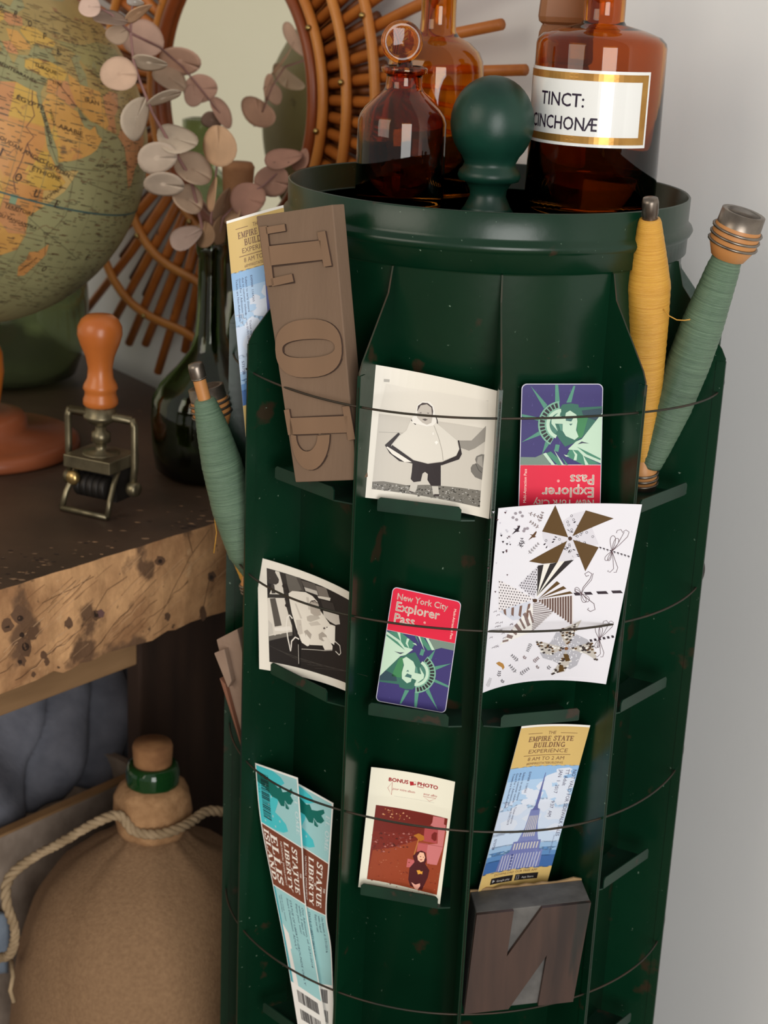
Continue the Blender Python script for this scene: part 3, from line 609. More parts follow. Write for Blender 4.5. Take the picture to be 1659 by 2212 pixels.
# --- photograph with printed cream border
pl = plane_at(-14, .170, 5, .6)
S = quad_S([(802, 1657), (983, 1689), (949, 1962), (774, 1916)], pl, .003)
c = Card(S, 64, 104); c.off = (770, 1650); c.sc = 7.136
c.body(CREAM, .0003)
rd = (176, 30, 40); fr = [(300, 632), (1408, 845), (1240, 2020), (1000, 1960), (160, 1775)]
c.P((120, 32, 18), fr); c.L = 2
c.P((150, 62, 30), [(250, 1330), (560, 1290), (930, 1180), (1390, 1040), (1290, 1650), (1240, 2020), (1000, 1960), (160, 1775)])
c.P((112, 26, 14), [(300, 632), (900, 750), (1180, 800), (1150, 930), (1050, 960), (960, 1090), (620, 1060), (270, 1040)]); c.L = 3
c.P((206, 120, 120), [(1185, 805), (1360, 838), (1350, 930), (1380, 950), (1330, 1300), (1240, 1560), (1090, 1540), (1080, 1380), (1100, 1240), (1250, 1230), (1260, 1000), (1140, 945), (1170, 905)])
c.P((176, 74, 76), [(1055, 965), (1260, 1005), (1240, 1230), (1030, 1190)]); c.P((190, 92, 92), [(950, 1210), (1110, 1230), (1080, 1370), (930, 1350)]); c.P((196, 100, 100), [(790, 1460), (900, 1485), (870, 1600), (770, 1590)]); c.L = 4
c.P((120, 30, 24), [(1160, 1090), (1200, 1050), (1245, 1060), (1235, 1180), (1200, 1190), (1155, 1150)]); c.LN((150, 60, 60), [(950, 1215), (1350, 1285)], .3)
for k in range(110):
    x, y = random.uniform(235, 900), random.uniform(1040, 1400); x -= (y-1040)*.03
    if y > 1440-(x-235)*.28: continue
    s_ = random.uniform(8, 24); c.P(random.choice([(140, 66, 58), (120, 50, 44), (96, 30, 22), (176, 110, 100), (80, 22, 14)]), [(x-s_, y), (x, y-s_*.7), (x+s_, y-s_*.1), (x+s_*.4, y+s_*.6)]); c.L = 4+.05*(k % 10)
c.L = 5
for k in range(80):
    t = random.random(); x = random.uniform(210, 1290); y = random.uniform(1480, 1800+.2*x)
    if x > 1280-(y-1480)*.1 : continue
    s_ = random.uniform(6, 20); c.P(random.choice([(160, 82, 48), (138, 60, 30), (176, 96, 66), (120, 40, 22)]), [(x-s_, y), (x, y-s_*.5), (x+s_, y), (x, y+s_*.5)])
for k in range(24):
    x = 330+random.uniform(0, 520); y = 660+x*.2+random.uniform(-60, 60); s_ = random.uniform(6, 18); c.P(random.choice([(196, 120, 60), (220, 160, 120), (150, 70, 30)]), [(x-s_, y), (x, y-s_), (x+s_, y), (x, y+s_*.6)])
c.P((180, 110, 30), [(880, 1100), (960, 1070), (1040, 1110), (1050, 1170), (980, 1190), (920, 1130)]); c.LN((190, 120, 60), [(985, 1080), (930, 1260), (890, 1400)], .8)
c.L = 6
c.P((78, 18, 24), [(900, 1520), (870, 1420), (930, 1360), (1000, 1335), (1060, 1360), (1085, 1480), (1060, 1540)]); c.P((74, 20, 24), [(820, 1600), (900, 1510), (1060, 1540), (1125, 1640), (1100, 1750), (1030, 1900), (1010, 1945), (830, 1880), (800, 1780)]); c.L = 7
c.P((244, 190, 158), [(940, 1420), (980, 1360), (1040, 1370), (1060, 1440), (1040, 1500), (990, 1515), (950, 1480)]); c.P((236, 170, 150), [(845, 1820), (910, 1860), (980, 1840), (985, 1880), (940, 1940), (900, 1920)]); c.L = 8
c.P((90, 26, 24), [(975, 1425), (1000, 1420), (995, 1438)]); c.P((90, 26, 24), [(1025, 1432), (1045, 1432), (1035, 1446)]); c.P((150, 50, 48), [(975, 1468), (1025, 1470), (998, 1488)])
c.P((226, 160, 60), [(928, 1640), (975, 1635), (1000, 1660), (1022, 1650), (1015, 1700), (990, 1690), (950, 1700), (940, 1665)])
c.L = 2
c.box = (0, 0, 64, 104)
p0 = c.px(492, 262); p1 = c.px(806, 312); ang = math.degrees(math.atan2(p1[1]-p0[1], p1[0]-p0[0]))
c.text(rd, 'BONUS', p0[0], p0[1], 4.2, ang, sx=1.08, fat=.04); p0 = c.px(935, 330); c.text(rd, 'PHOTO', p0[0], p0[1], 4.2, ang, sx=1.1, fat=.04)
c.P(rd, [(820, 268), (880, 276), (892, 330), (828, 335)]); c.LN(rd, [(882, 270), (918, 276), (915, 325)], .2); c.P(rd, [(893, 306), (915, 308), (912, 328), (893, 328)]); c.LN(rd, [(935, 350), (1040, 370)], .5)
for p in ([(555, 280), (482, 368), (540, 475)], [(1030, 500), (1225, 535), (1125, 577)]): c.line(rd, [c.px(*q) for q in p], .3, True)
p0 = c.px(556, 395); c.text(rd, 'pour votre album', p0[0], p0[1], 2.75, ang, sx=.88); p0 = c.px(1034, 475); c.text(rd, 'pour offrir', p0[0], p0[1], 2.75, ang, sx=.9)
c.LN((170, 165, 160), [(580, 495), (1200, 602)], .12)
c.done('photograph', at_plane(861, 1935, *pl), 'faded red colour photograph of a child, cream border with red printing', 'photograph')

# --- tower tickets
def tower_ticket(S, w, h, base, label):
    c = Card(S, w, h, maxe=6); k = w/56.0
    c.body(M('ticket_stock', rgb(244, 240, 232), rough=.5), .0003)
    gd, br = (214, 182, 112), (124, 88, 62)
    X = lambda x: x*k
    c.rect(gd, 0, 1.6, w, 32); c.rect((146, 186, 226), 0, 33, w, 20); c.L = 1.5
    c.rect((176, 206, 236), 0, 44, w, 24); c.rect((206, 220, 240), 0, 60, w, 28); c.rect((196, 214, 236), 0, 86, w, 12); c.rect((150, 184, 218), 0, 97, w, 8); c.rect((92, 138, 190), 0, 102, w, 8); c.rect((62, 104, 164), 0, 109, w, 11); c.rect(gd, 0, 119, w, h-119.2); c.L = 2
    for (x, y, r) in ((46, 38, 6), (40, 44, 8), (50, 48, 8), (33, 50, 7), (44, 56, 9), (28, 58, 7), (52, 62, 8), (24, 62, 6), (38, 66, 8), (16, 68, 7), (48, 74, 8), (30, 76, 7), (12, 80, 8), (50, 86, 6), (20, 54, 5)):
        p = [(X(x+r*(1+.25*random.uniform(-1, 1))*math.cos(a*.52)), y+r*.6*(1+.3*random.uniform(-1, 1))*math.sin(a*.52)) for a in range(12)]
        c.box = (0, 33, w, 119); c.poly((218, 226, 240), p); del c.box; c.L += .04
    c.L = 3; B1, B2, B3 = (96, 102, 160), (122, 132, 184), (206, 202, 196)
    c.poly(B1, [(X(31.2), 39), (X(31.6), 39), (X(32.1), 52), (X(32.6), 60), (X(32.2), 66), (X(33.2), 70), (X(28.4), 70), (X(30), 66), (X(30.2), 58)])
    c.poly(B2, [(X(27.4), 69), (X(34.6), 69), (X(35.2), 73), (X(35.6), 80), (X(38), 90), (X(40), 96), (X(23), 96), (X(26.4), 84), (X(27), 74)])
    c.poly((112, 120, 176), [(X(20), 95.5), (X(42), 95.5), (X(42.4), 104), (X(45), 104), (X(46), 119), (X(11), 119), (X(12.5), 106), (X(18.6), 104)]); c.poly((124, 136, 190), [(X(38), 104), (X(45.4), 104), (X(46), 119), (X(38.5), 119)]) ; c.L = 4
    for i in range(6): c.poly(B3, [(X(27.8+1.2*i), 74.5), (X(28.4+1.2*i), 74.5), (X(27.2+1.7*i), 92), (X(26.4+1.7*i), 92)])
    for i in range(9):
        c.poly(B3, [(X(21+2.3*i), 97), (X(22.1+2.3*i), 97), (X(22+2.3*i), 102.5), (X(21+2.3*i), 102.5)]); 
    for i in range(14):
        c.poly((190, 192, 210), [(X(13.5+2.3*i), 106), (X(14.3+2.3*i), 106), (X(13.9+2.3*i), 119), (X(13.1+2.3*i), 119)])
    for i in range(5): c.poly((52, 60, 120), [(X(20.6+.3*i), 106+2.6*i), (X(23), 106+2.6*i), (X(23), 107+2.6*i), (X(20.6+.3*i), 107+2.6*i)])
    c.poly(B1, [(X(28.6), 68.5), (X(33.6), 68.5), (X(33.6), 70), (X(28.6), 70)])
    c.rect(br, X(8), 6.6, X(12), .35); c.rect(br, X(35), 6.6, X(13), .35)
    c.text(br, 'THE', w/2, 7.8, 3.6, al='c'); c.serif(br, 'EMPIRE STATE', w/2, 13.2, 4.0, al='c', fit=X(37)); c.serif(br, 'BUILDING', w/2, 18.2, 4.0, al='c', fit=X(26)); c.text(br, 'EXPERIENCE', w/2, 22.6, 4.4, al='c', sx=1.32*k)
    c.rect(br, X(9), 24.2, X(38), .4); c.text(br, '8 AM TO 2 AM', w/2, 28.6, 4.1, al='c', sx=1.14*k); c.text(br, '#EMPIRESTATEBUILDING', w/2, 31.8, 2.5, al='c', sx=1.08*k)
    dkk = (58, 50, 92)
    c.text(dkk, 'NOT VALID FOR SIDEWALK SALES', X(52.4), 36.5, 4.0, 90, sx=.92); c.text(dkk, 'TT Adult', X(47), 36.5, 4.0, 90, sx=.92); c.text(dkk, 'JAN  1  2017      9:37  AM', X(42), 37, 4.0, 90, sx=.92)
    for i, t in enumerate(('EXP008  1164265', 'Subject to early closure        Ticket expires', 'due to customer volume.      on 01/01/2019', 'Good For 1 Admission', 'Tickets are Non-Refundable')): c.text(dkk, t, X(17.6-3*i-(2 if i else 0)), 37.5, 2.5, 90, sx=.95)
    c.text(dkk, '573758', X(2.4), 90, 3.0, 90)
    c.text((90, 90, 130), 'PHOTO CREDIT EVAN JOSEPH', X(51), 92, 1.2, 90)
    c.L = 5
    c.text(br, 'DOWNLOAD OUR FREE APP', w/2, 122.6, 2.7, al='c', sx=1.0*k)
    for x in (9, 29): c.rect((28, 22, 24), X(x), 124.2, X(18), 5.2)
    c.L = 6; c.text((210, 205, 200), 'Google play', X(14), 128, 2.3); c.text((210, 205, 200), 'App Store', X(34.5), 128, 2.3); c.poly((170, 170, 170), [(X(10.4), 125.4), (X(12.6), 126.8), (X(10.4), 128.2)]); c.line((200, 200, 200), [(X(30.4), 125.2), (X(32), 125.2), (X(32), 128.6), (X(30.4), 128.6)], .25, True)
    return c.done('ticket', base, label, 'ticket', 'tower tickets')
pl = plane_at(21, .170, 0, .58)
S = quad_S([(1127, 1569), (1275, 1567), (1178, 1921), (1028, 1945)], pl, .003, 0, (0, 0, -.014, -.014))
tower_ticket(S, 57, 140, at_plane(1100, 1930, *pl), 'gold and sky blue tower ticket slotted behind the dark wooden N block')
pP = at_y(535, 800, 1.194); pn = Vector((math.sin(R(6)), -math.cos(R(6)), .03)).normalized()
S = quad_S([(489, 478), (612, 443), (668, 905), (531, 945)], (pP, pn), .002)
tower_ticket(S, 54, 163*.86, at_plane(560, 930, pP, pn), 'gold and sky blue tower ticket tucked behind the tall wooden TOP block')

# --- two long monument tickets
def long_S(Lp, Rp, pl, dn, bul=0):
    P, n = pl
    A = [at_plane(x, y, P+n*d, n) for (x, y), d in zip(Lp, dn)]; B = [at_plane(x, y, P+n*d, n) for (x, y), d in zip(Rp, dn)]
    m = len(A)-1
    def cr(Q, v):
        t = min(max(v*m, -.02), m+.02); i = min(max(int(t), 0), m-1); f = t-i
        p0, p1, p2, p3 = Q[max(i-1, 0)], Q[i], Q[i+1], Q[min(i+2, m)]
        return p1*(1) + (p2-p0)*.5*f + (p0-p1*2.5+p2*2-p3*.5)*f*f + (p1*1.5-p0*.5-p2*1.5+p3*.5)*f**3
    return lambda u, v: cr(A, v)*(1-u)+cr(B, v)*u - n*bul*(1-(2*u-1)**2)
def monument_ticket(S, label, base, shift):
    w, h = 50, 225; c = Card(S, w, h, maxe=6); c.body(M('ticket_white', rgb(240, 238, 232), rough=.5), .0003)
    aq, aq2, tl, bn, wt = (158, 206, 208), (74, 196, 204), (14, 106, 96), (122, 66, 46), (244, 236, 226)
    c.rect(aq, 1.2, 3, 47.6, 56); c.rect(bn, 1.2, 60, 47.6, 54); c.rect(aq, 1.2, 115, 47.6, 74); c.L = 2
    c.box = (1.2, 3, 48.8, 59)
    c.poly(aq2, [(1, 3), (20, 3), (30, 8), (34, 13), (28, 18), (22, 20), (26, 26), (24, 34), (20, 42), (26, 44), (32, 47), (34, 52), (28, 56), (20, 58), (1, 59)]); c.L = 3
    for (x, y) in ((8, 12), (14, 16), (10, 22), (16, 30), (12, 38), (16, 46), (10, 50), (24, 47), (6, 54), (18, 54)): c.poly(aq, [(x, y), (x+1.6, y-.6), (x+1.8, y+1.2), (x+.4, y+1.6)])
    c.poly(tl, [(1, 10), (10, 12), (18, 16), (26, 20), (29, 18), (31, 22), (36, 20), (42, 15), (43, 18), (40, 22), (43, 25), (40, 29), (36, 30), (33, 28), (32, 33), (28, 34), (24, 30), (18, 30), (12, 26), (1, 22)]); 
    for k in range(6): c.poly(tl, [(33+k*.8, 29+k*.6), (33.6+k*.8, 29+k*.6), (34+k*.5, 34), (33.4+k*.5, 34)])
    c.L = 4; c.serif((196, 220, 222), 'WELCOME', 44.2, 16, 4, 90, fit=34); del c.box
    if shift:
        c.L = 5; x = 10
        random.seed(3); yy = 12
        while yy < 52:
            d = random.choice([.4, .6, 1.0]); c.rect((16, 32, 34), 5.5, yy, 9.5, d); yy += d+random.choice([.4, .6, .9])
        c.text((20, 90, 96), '0 48464032 70 2', 2.4, 14, 2.6, 90)
    c.L = 3
    c.serif(wt, 'STATUE', 36.6, 64, 6.6, 90, fit=45); c.serif(wt, 'LIBERTY', 27.2, 64, 5.6, 90, fit=46); c.serif(wt, 'ELLIS', 10.6, 64, 8.4, 90, fit=46); c.serif(wt, 'ISLAND', 2.6, 63, 6.4, 90, fit=46); c.serif(wt, 'THE', 45.4, 86, 2.0, 90); c.serif(wt, 'OF', 34, 86, 2.2, 90); c.text(wt, 'NATIONAL MONUMENT', 22.6, 66, 2.9, 90, sx=1.28); c.serif(wt, '&', 19.4, 86, 2.6, 90)
    tx = (36, 44, 82)
    for i, t in enumerate(('One Admission, of: 12/31/2016', 'within 3 days of', 'Enjoy your visit!', '', 'STATUE OF LIBERTY-GROUNDS ONLY', 'Smart Destination  ADULT')):
        if t: c.text(tx, t, 42.5-4.6*i, 119, 4.2, 90, sx=.92)
    c.rect((58, 160, 172), 1.2, 115, 2.6, 74); c.text(tx, 'THIS IS YOUR TICKET', 10.5, 119, 2.4, 90); c.text(tx, 'NO REFUNDS', 7.4, 121, 2.4, 90)
    c.poly((236, 232, 226), [(4, 146), (9, 150), (12, 152), (12.5, 164), (10, 165), (13, 189), (5.5, 189)])
    c.L = 4; random.seed(5)
    for y0 in (192, 204, 216):
        x = 9
        while x < 42:
            d = random.choice([.35, .6, 1.0, 1.3]); c.rect((44, 36, 36), x, y0, d, 7.6); x += d+random.choice([.4, .5, .9])
    random.seed(7)
    return c.done('ticket', base, label, 'ticket', 'monument tickets')
pl = plane_at(-42, .179, 3, .45)
S = long_S([(600, 1668), (614, 1796), (628, 1938), (642, 2062), (652, 2206)], [(720, 1735), (712, 1860), (705, 1975), (716, 2060), (722, 2250)], plane_at(-42, .176, 3, .45), [0, 0, .001, 0, 0])
monument_ticket(S, 'aqua and brown monument ticket half hidden, the rear one of the pair', at_plane(700, 2220, *pl), False)
S = long_S([(551, 1648), (562, 1768), (588, 1905), (616, 2050), (645, 2225)], [(643, 1680), (653, 1825), (660, 1950), (685, 2100), (712, 2262)], pl, [.003, .001, 0, 0, 0])
monument_ticket(S, 'aqua and brown monument ticket with a barcode, the front one of the pair', at_plane(665, 2225, *pl), True)

# ================================================================== wooden printing blocks
WOODG = M('grey_brown_wood', rgb(124, 100, 80), rgb(104, 83, 66), scale=14, rough=.75, bump=.15, bscale=300, stretch=(1, 1, .25), detail=8)
def block(q, pl, t, mats, name, label):
    P, n = pl; f = [at_plane(x, y, P, n) for x, y in q]
    o = thing(name, (f[2]+f[3])/2, label, 'printing block', 'wooden printing blocks')
    b = MB(); b.hexa(f, [v-n*t for v in f]); bev(b.build('block_body', mats, o), .0008)
    return o, f, n
pl = plane_at(-36, .190, 3, .9)
o, f, n = block([(553, 467), (718, 442), (771, 1037), (638, 1042)], pl, .0135, WOODG, 'printing_block', 'tall grey brown wooden block with raised reversed letters T O P')
ex, ey = (f[1]-f[0]), (f[3]-f[0])
def on(u, v, k=0): return f[0]+(f[1]-f[0])*u*(1-v)+(f[2]-f[3])*u*v+(f[3]-f[0])*v+n*k
def raised(ch, u0, u1, v0, v1, hgt, mats, parent, w=None):
    """letter lying on its side, top towards the left edge, mirrored"""
    P, wd = serif_polys(ch); b = MB()
    for q in P:
        a = [(u1-(u1-u0)*y, v1-(v1-v0)*(x/wd)) for x, y in q]
        b.hexa([on(u, v, -.0002) for u, v in a], [on(u, v, hgt) for u, v in a])
    return b.build('raised_letter', mats, parent)
WL = M('worn_letter_wood', rgb(130, 101, 77), rgb(112, 87, 66), scale=16, rough=.65, stretch=(1, 1, .3))
def uv_on(fn, x, y):
    u = v = .5
    for _ in range(10):
        p = proj(fn(u, v)); pu = proj(fn(u+.001, v)); pv = proj(fn(u, v+.001)); a, c_, d, e = (pu[0]-p[0])*1000, (pv[0]-p[0])*1000, (pu[1]-p[1])*1000, (pv[1]-p[1])*1000; D_ = a*e-c_*d
        u += (e*(x-p[0])-c_*(y-p[1]))/D_; v += (a*(y-p[1])-d*(x-p[0]))/D_
    return u, v
GROOVE_SHADE = M('letter_groove_shade', rgb(78, 58, 46), rgb(64, 48, 38), scale=30, rough=.9)  # dark groove lines and letter sides: shade and dirt put into the colour
def raised_px(polys, groove_shades, parent):
    b = MB()
    for q in polys:
        a = [uv_on(on, 380+x/2.676, 400+y/2.676) for x, y in q]; A_, B_ = [on(u, v, -.0002) for u, v in a], [on(u, v, .0017) for u, v in a]; n_ = len(a)
        b.add(A_+B_, [tuple(range(n_, 2*n_))], 0); b.add(A_+B_, [(i, (i+1) % n_, n_+(i+1) % n_, n_+i) for i in range(n_)], 1)
    for ln, w_ in groove_shades:
        for q in band(ln, w_):
            a = [uv_on(on, 380+x/2.676, 400+y/2.676) for x, y in q]; b.add([on(u, v, .00025) for u, v in a], [(0, 1, 2, 3)], 1)
    return b.build('raised_letter', [WL, GROOVE_SHADE], parent)
bd1 = lambda p, w_: band(p, w_)
raised_px(bd1([(512, 238), (553, 580)], 44)+bd1([(530, 262), (640, 244)], 40)+bd1([(560, 562), (684, 534)], 46)+bd1([(548, 408), (850, 374)], 112)+bd1([(848, 268), (886, 468)], 46),
          [([(520, 280), (640, 262)], 16), ([(540, 350), (840, 318)], 10), ([(545, 470), (850, 432)], 14), ([(850, 440), (868, 470), (908, 466)], 12), ([(540, 582), (690, 560)], 14), ([(830, 270), (838, 310)], 10)], o)
ro = 0.06
def oval(rx, ry, a): q = (rx*math.copysign(abs(math.cos(a))**.8, math.cos(a)), ry*math.copysign(abs(math.sin(a))**.8, math.sin(a))); return (775+q[0]*math.cos(ro)+q[1]*math.sin(ro), 942-q[0]*math.sin(ro)+q[1]*math.cos(ro))
NA = 36; out_, in_ = [oval(192, 168, 2*math.pi*k/NA) for k in range(NA)], [oval(152, 54, 2*math.pi*k/NA) for k in range(NA)]
raised_px([[out_[k], out_[(k+1) % NA], in_[(k+1) % NA], in_[k]] for k in range(NA)], [(in_[17:36]+in_[:2], 10), (out_[2:20], 9)], o)
o2 = [(785+112*math.cos(R(a)), 1440+205*math.sin(R(a))) for a in range(0, 181, 12)]; i2 = [(765+62*math.cos(R(a)), 1446+92*math.sin(R(a))) for a in range(0, 181, 12)]
raised_px(bd1([(668, 1392), (1000, 1380)], 96)+bd1([(990, 1276), (1024, 1470)], 42)+bd1([(648, 1296), (672, 1440)], 30)+[[o2[k], o2[k+1], i2[k+1], i2[k]] for k in range(15)],
          [([(670, 1346), (985, 1330)], 12), ([(690, 1446), (825, 1440)], 8), (i2[:9], 9), (o2[3:15], 10), ([(840, 1436), (990, 1430)], 8), ([(1000, 1470), (1040, 1466)], 10)], o)
# dark N block
DW = M('dark_inked_wood', rgb(70, 50, 41), rgb(44, 33, 29), scale=60, rough=.5, bump=.1, bscale=160, stretch=(1, 1, .12), detail=8, spots=[(rgb(104, 68, 46), 22, .60), (rgb(36, 34, 30), 40, .62)])
DT = M('inked_wood_end', rgb(96, 94, 91), rgb(74, 72, 70), scale=60, rough=.7, bump=.2, bscale=200, spots=[(rgb(110, 86, 64), 20, .68)])
pl = plane_at(6, .199, 1.5, .45); P, n = pl
f = [at_plane(x, y, P, n) for x, y in ((1030, 1977), (1277, 1950), (1238, 2164), (1003, 2191))]
o = thing('printing_block', (f[2]+f[3])/2, 'dark square wooden block with a big reversed letter N', 'printing block', 'wooden printing blocks')
b = MB(); g = [v-n*.0035 for v in f]; h_ = [v-n*.034 for v in f]
b.hexa(g, h_, 0); bev(b.build('block_body', [DT], o), .0008)
def on2(u, v, k=0): return f[0]+(f[1]-f[0])*u*(1-v)+(f[2]-f[3])*u*v+(f[3]-f[0])*v+n*k
b = MB()
# the face is the letter: left stem, diagonal and right stem, leaving two triangular notches
def uvpx(x, y):
    u = v = .5
    for _ in range(10):
        p = proj(on2(u, v)); pu = proj(on2(u+.001, v)); pv = proj(on2(u, v+.001)); a, c_, d, e = (pu[0]-p[0])*1000, (pv[0]-p[0])*1000, (pu[1]-p[1])*1000, (pv[1]-p[1])*1000; D = a*e-c_*d
        u += (e*(x-p[0])-c_*(y-p[1]))/D; v += (a*(y-p[1])-d*(x-p[0]))/D
    return u, v
q5 = lambda x, y: uvpx(1000+x/5.53, 1880+y/5.53)
n1a, n1b, n1t = (q5(610, 480)[0], 0), (q5(950, 435)[0], 0), q5(525, 1030)
n2a, n2b, n2t = (q5(545, 1655)[0], 1), (q5(900, 1605)[0], 1), q5(1003, 1015)
for pg in ([(0, 0), n1a, n1t, n2a, (0, 1)], [n1b, (1, 0), (1, 1), n2b, n2t], [n1t, n1b, n2t, n2a]):
    b.hexa([on2(u, v, -.0035) for u, v in pg], [on2(u, v, 0) for u, v in pg])
b.build('letter_face', DW, o)
b = MB(); k = 14
top = []
for i in range(k+1):
    u = i/k; top.append(on2(u, 0, -.0345)+Vector((0, 0, random.uniform(.0, .0028))))
for i in range(k):
    a, c_ = top[i], top[i+1]; lo = [on2(i/k, .3, -.0345), on2((i+1)/k, .3, -.0345)]
    b.hexa([a, c_, lo[1], lo[0]], [v-n*.0018 for v in (a, c_, lo[1], lo[0])])
b.build('backing', M('raw_wood_backing', rgb(176, 146, 104), rgb(150, 120, 84), scale=40, rough=.8), o)
# stepped wooden block at the left
P = at_y(500, 1450, 1.222); n = Vector((math.sin(R(-30)), -math.cos(R(-30)), .05)).normalized()
f = [at_plane(x, y, P, n) for x, y in ((467, 1382), (512, 1359), (566, 1600), (532, 1650))]
o = thing('printing_block', (f[2]+f[3])/2, 'stepped pale grey wooden block leaning out at the left side of the rack', 'printing block', 'wooden printing blocks')
b = MB(); b.hexa(f, [v-n*.014 for v in f]); bev(b.build('block_body', M('grey_pale_wood', rgb(150, 126, 108), rgb(128, 104, 88), scale=20, rough=.75, bump=.2, bscale=200), o), .0008)
f2 = [at_plane(x, y, P+n*.006, n) for x, y in ((462, 1411), (484, 1402), (500, 1472), (492, 1486))]
b = MB(); b.hexa(f2, [v-n*.012 for v in f2]); bev(b.build('raised_step', M('grey_pale_wood', rgb(150, 126, 108)), o), .0006)
f3 = [at_plane(x, y, P+n*.004, n) for x, y in ((474, 1465), (486, 1478), (530, 1640), (526, 1622))]
b = MB(); b.hexa(f3, [v-n*.012 for v in f3]); bev(b.build('raised_strip', M('reddish_wood', rgb(132, 88, 66), rgb(110, 70, 52), scale=20, rough=.7, stretch=(1, 1, .2)), o), .0005)

# ================================================================== thread bobbins
WOODB = M('bobbin_wood', rgb(196, 140, 84), rgb(176, 118, 66), scale=20, rough=.45, bump=.05)
STEEL = M('dull_steel', rgb(150, 140, 128), rgb(96, 86, 78), scale=50, rough=.35, metal=.9)
def thread_mat(name, c1, c2):
    m = M(name, c1, c2, scale=3, rough=.42, spec=.7, bump=.5, bscale=14, stretch=(4, 4, 260), detail=3); return m
TG = thread_mat('sage_green_thread', rgb(102, 128, 103), rgb(74, 98, 78)); TY = thread_mat('mustard_thread', rgb(222, 168, 66), rgb(200, 142, 48))
def bobbin(pa, pb, prof, head_top, tmat, label, tail=None, cap=True, cl=.013):
    """pa: base end, pb: other end (world). prof: thread [(t,r)], head at base end"""
    d = pb-pa; L = d.length; X = axis_mat(pa, d); Xi = X
    o = thing('thread_bobbin', pa, label, 'bobbin', 'thread bobbins')
    hb = prof[0][0]*L
    rh = head_top
    b = MB(); b.lathe([(0, 0), (rh*.78, 0), (rh*.86, .004), (rh, .012), (rh, hb*.70), (rh*.72, hb), (.004, hb+.004), (.005, L*.99), (.0052, L), (0, L)], X, 28); core = b.build('core', WOODB, o)
    b = MB(); b.lathe([(rh*.74, -.001), (rh*.93, -.001), (rh*.95, .010), (rh*1.0, .0125), (rh*.74, .0125)] + [(rh*.74, -.001)], X, 28); b.build('base_ferrule', STEEL, o)
    for k in range(3):
        z = hb*(.36+.155*k); b = MB(); b.tube([X @ Vector((rh*1.03*math.cos(a*.2618), rh*1.03*math.sin(a*.2618), z+.0006*math.sin(a*.26))) for a in range(24)], .0011, 6, closed=True); b.build('ring', STEEL, core)
    pts = [(t*L, r) for t, r in prof]; pf = [(0, pts[0][0])]
    nst = 70
    for i in range(nst+1):
        z = pts[0][0]+(pts[-1][0]-pts[0][0])*i/nst
        for (z0, r0), (z1, r1) in zip(pts, pts[1:]):
            if z0 <= z <= z1+1e-9: f_ = (z-z0)/(z1-z0); r = r0+(r1-r0)*f_; break
        pf.append((r+.00022*(i % 2)+random.uniform(-.00008, .00008), z))
    pf.append((0, pts[-1][0]))
    # thread keeps its own axes so that the winding runs round it
    b = MB(); b.lathe(pf, None, 40); t_o = b.build('thread', tmat, o)
    for v in t_o.data.vertices: pass
    t_o.data.transform(Matrix.Identity(4)); 
    # mesh was built in rack-independent axes: undo the parent offset and orient the object itself
    t_o.data.transform(Matrix.Translation(o.location)); t_o.rotation_euler = X.to_3x3().to_euler(); t_o.location = (0, 0, 0)
    if cap:
        rt_ = prof[-1][1]*.80
        b = MB(); b.lathe([(0, L-cl), (rt_*.95, L-cl), (rt_, L-cl+.0015), (rt_*.9, L-.0085), (rt_, L-.007), (rt_*1.02, L+.001), (rt_*.9, L+.004), (0, L+.0045)], X, 24); b.build('tip_cap', STEEL, o)
    if tail:
        b = MB(); b.tube(tail, .00045, 5); b.build('loose_thread', tmat, o)
    return o
# mustard bobbin, tip up
a_, b_ = at_y(1388, 1068, 1.192), at_y(1405, 440, 1.150)
bobbin(a_, b_, [(.125, .0055), (.17, .0075), (.40, .0125), (.62, .0152), (.74, .0158), (.84, .0122), (.94, .0082), (.953, .0072)], .0105, TY, 'mustard yellow thread bobbin standing tip up against the drum',
       [at_y(1433, 668, 1.150), at_y(1445, 682, 1.146), at_y(1462, 691, 1.144), at_y(1478, 692, 1.142), at_y(1491, 690, 1.140)])
# right green bobbin, base up
a_, b_ = at_y(1606, 462, 1.158), at_y(1396, 1030, 1.188)
bobbin(a_, b_, [(.155, .0102), (.19, .0116), (.40, .0152), (.55, .0158), (.72, .0144), (.88, .0104), (.955, .0080)], .0168, TG, 'sage green thread bobbin leaning out to the right, base up', cap=False)
# left pair in the first bay
a_, b_ = at_y(556, 1290, 1.212), at_y(424, 796, 1.205)
bobbin(a_, b_, [(.10, .006), (.2, .0135), (.40, .0168), (.60, .0155), (.75, .0122), (.86, .0085), (.872, .0075)], .0105, TG, 'sage green thread bobbin at the left of the rack, slim wooden tip up', cl=.0085)
a_, b_ = at_y(445, 838, 1.238), at_y(560, 1310, 1.236)
bobbin(a_, b_, [(.17, .0080), (.22, .0100), (.5, .0130), (.75, .0125), (.95, .0070)], .0150, TY, 'yellow thread bobbin mostly hidden behind the left green one, base up',
       [at_y(436, 952, 1.236), at_y(437, 1000, 1.232), at_y(446, 1050, 1.23), at_y(462, 1110, 1.23), at_y(468, 1150, 1.23), at_y(462, 1195, 1.232)], cap=False)

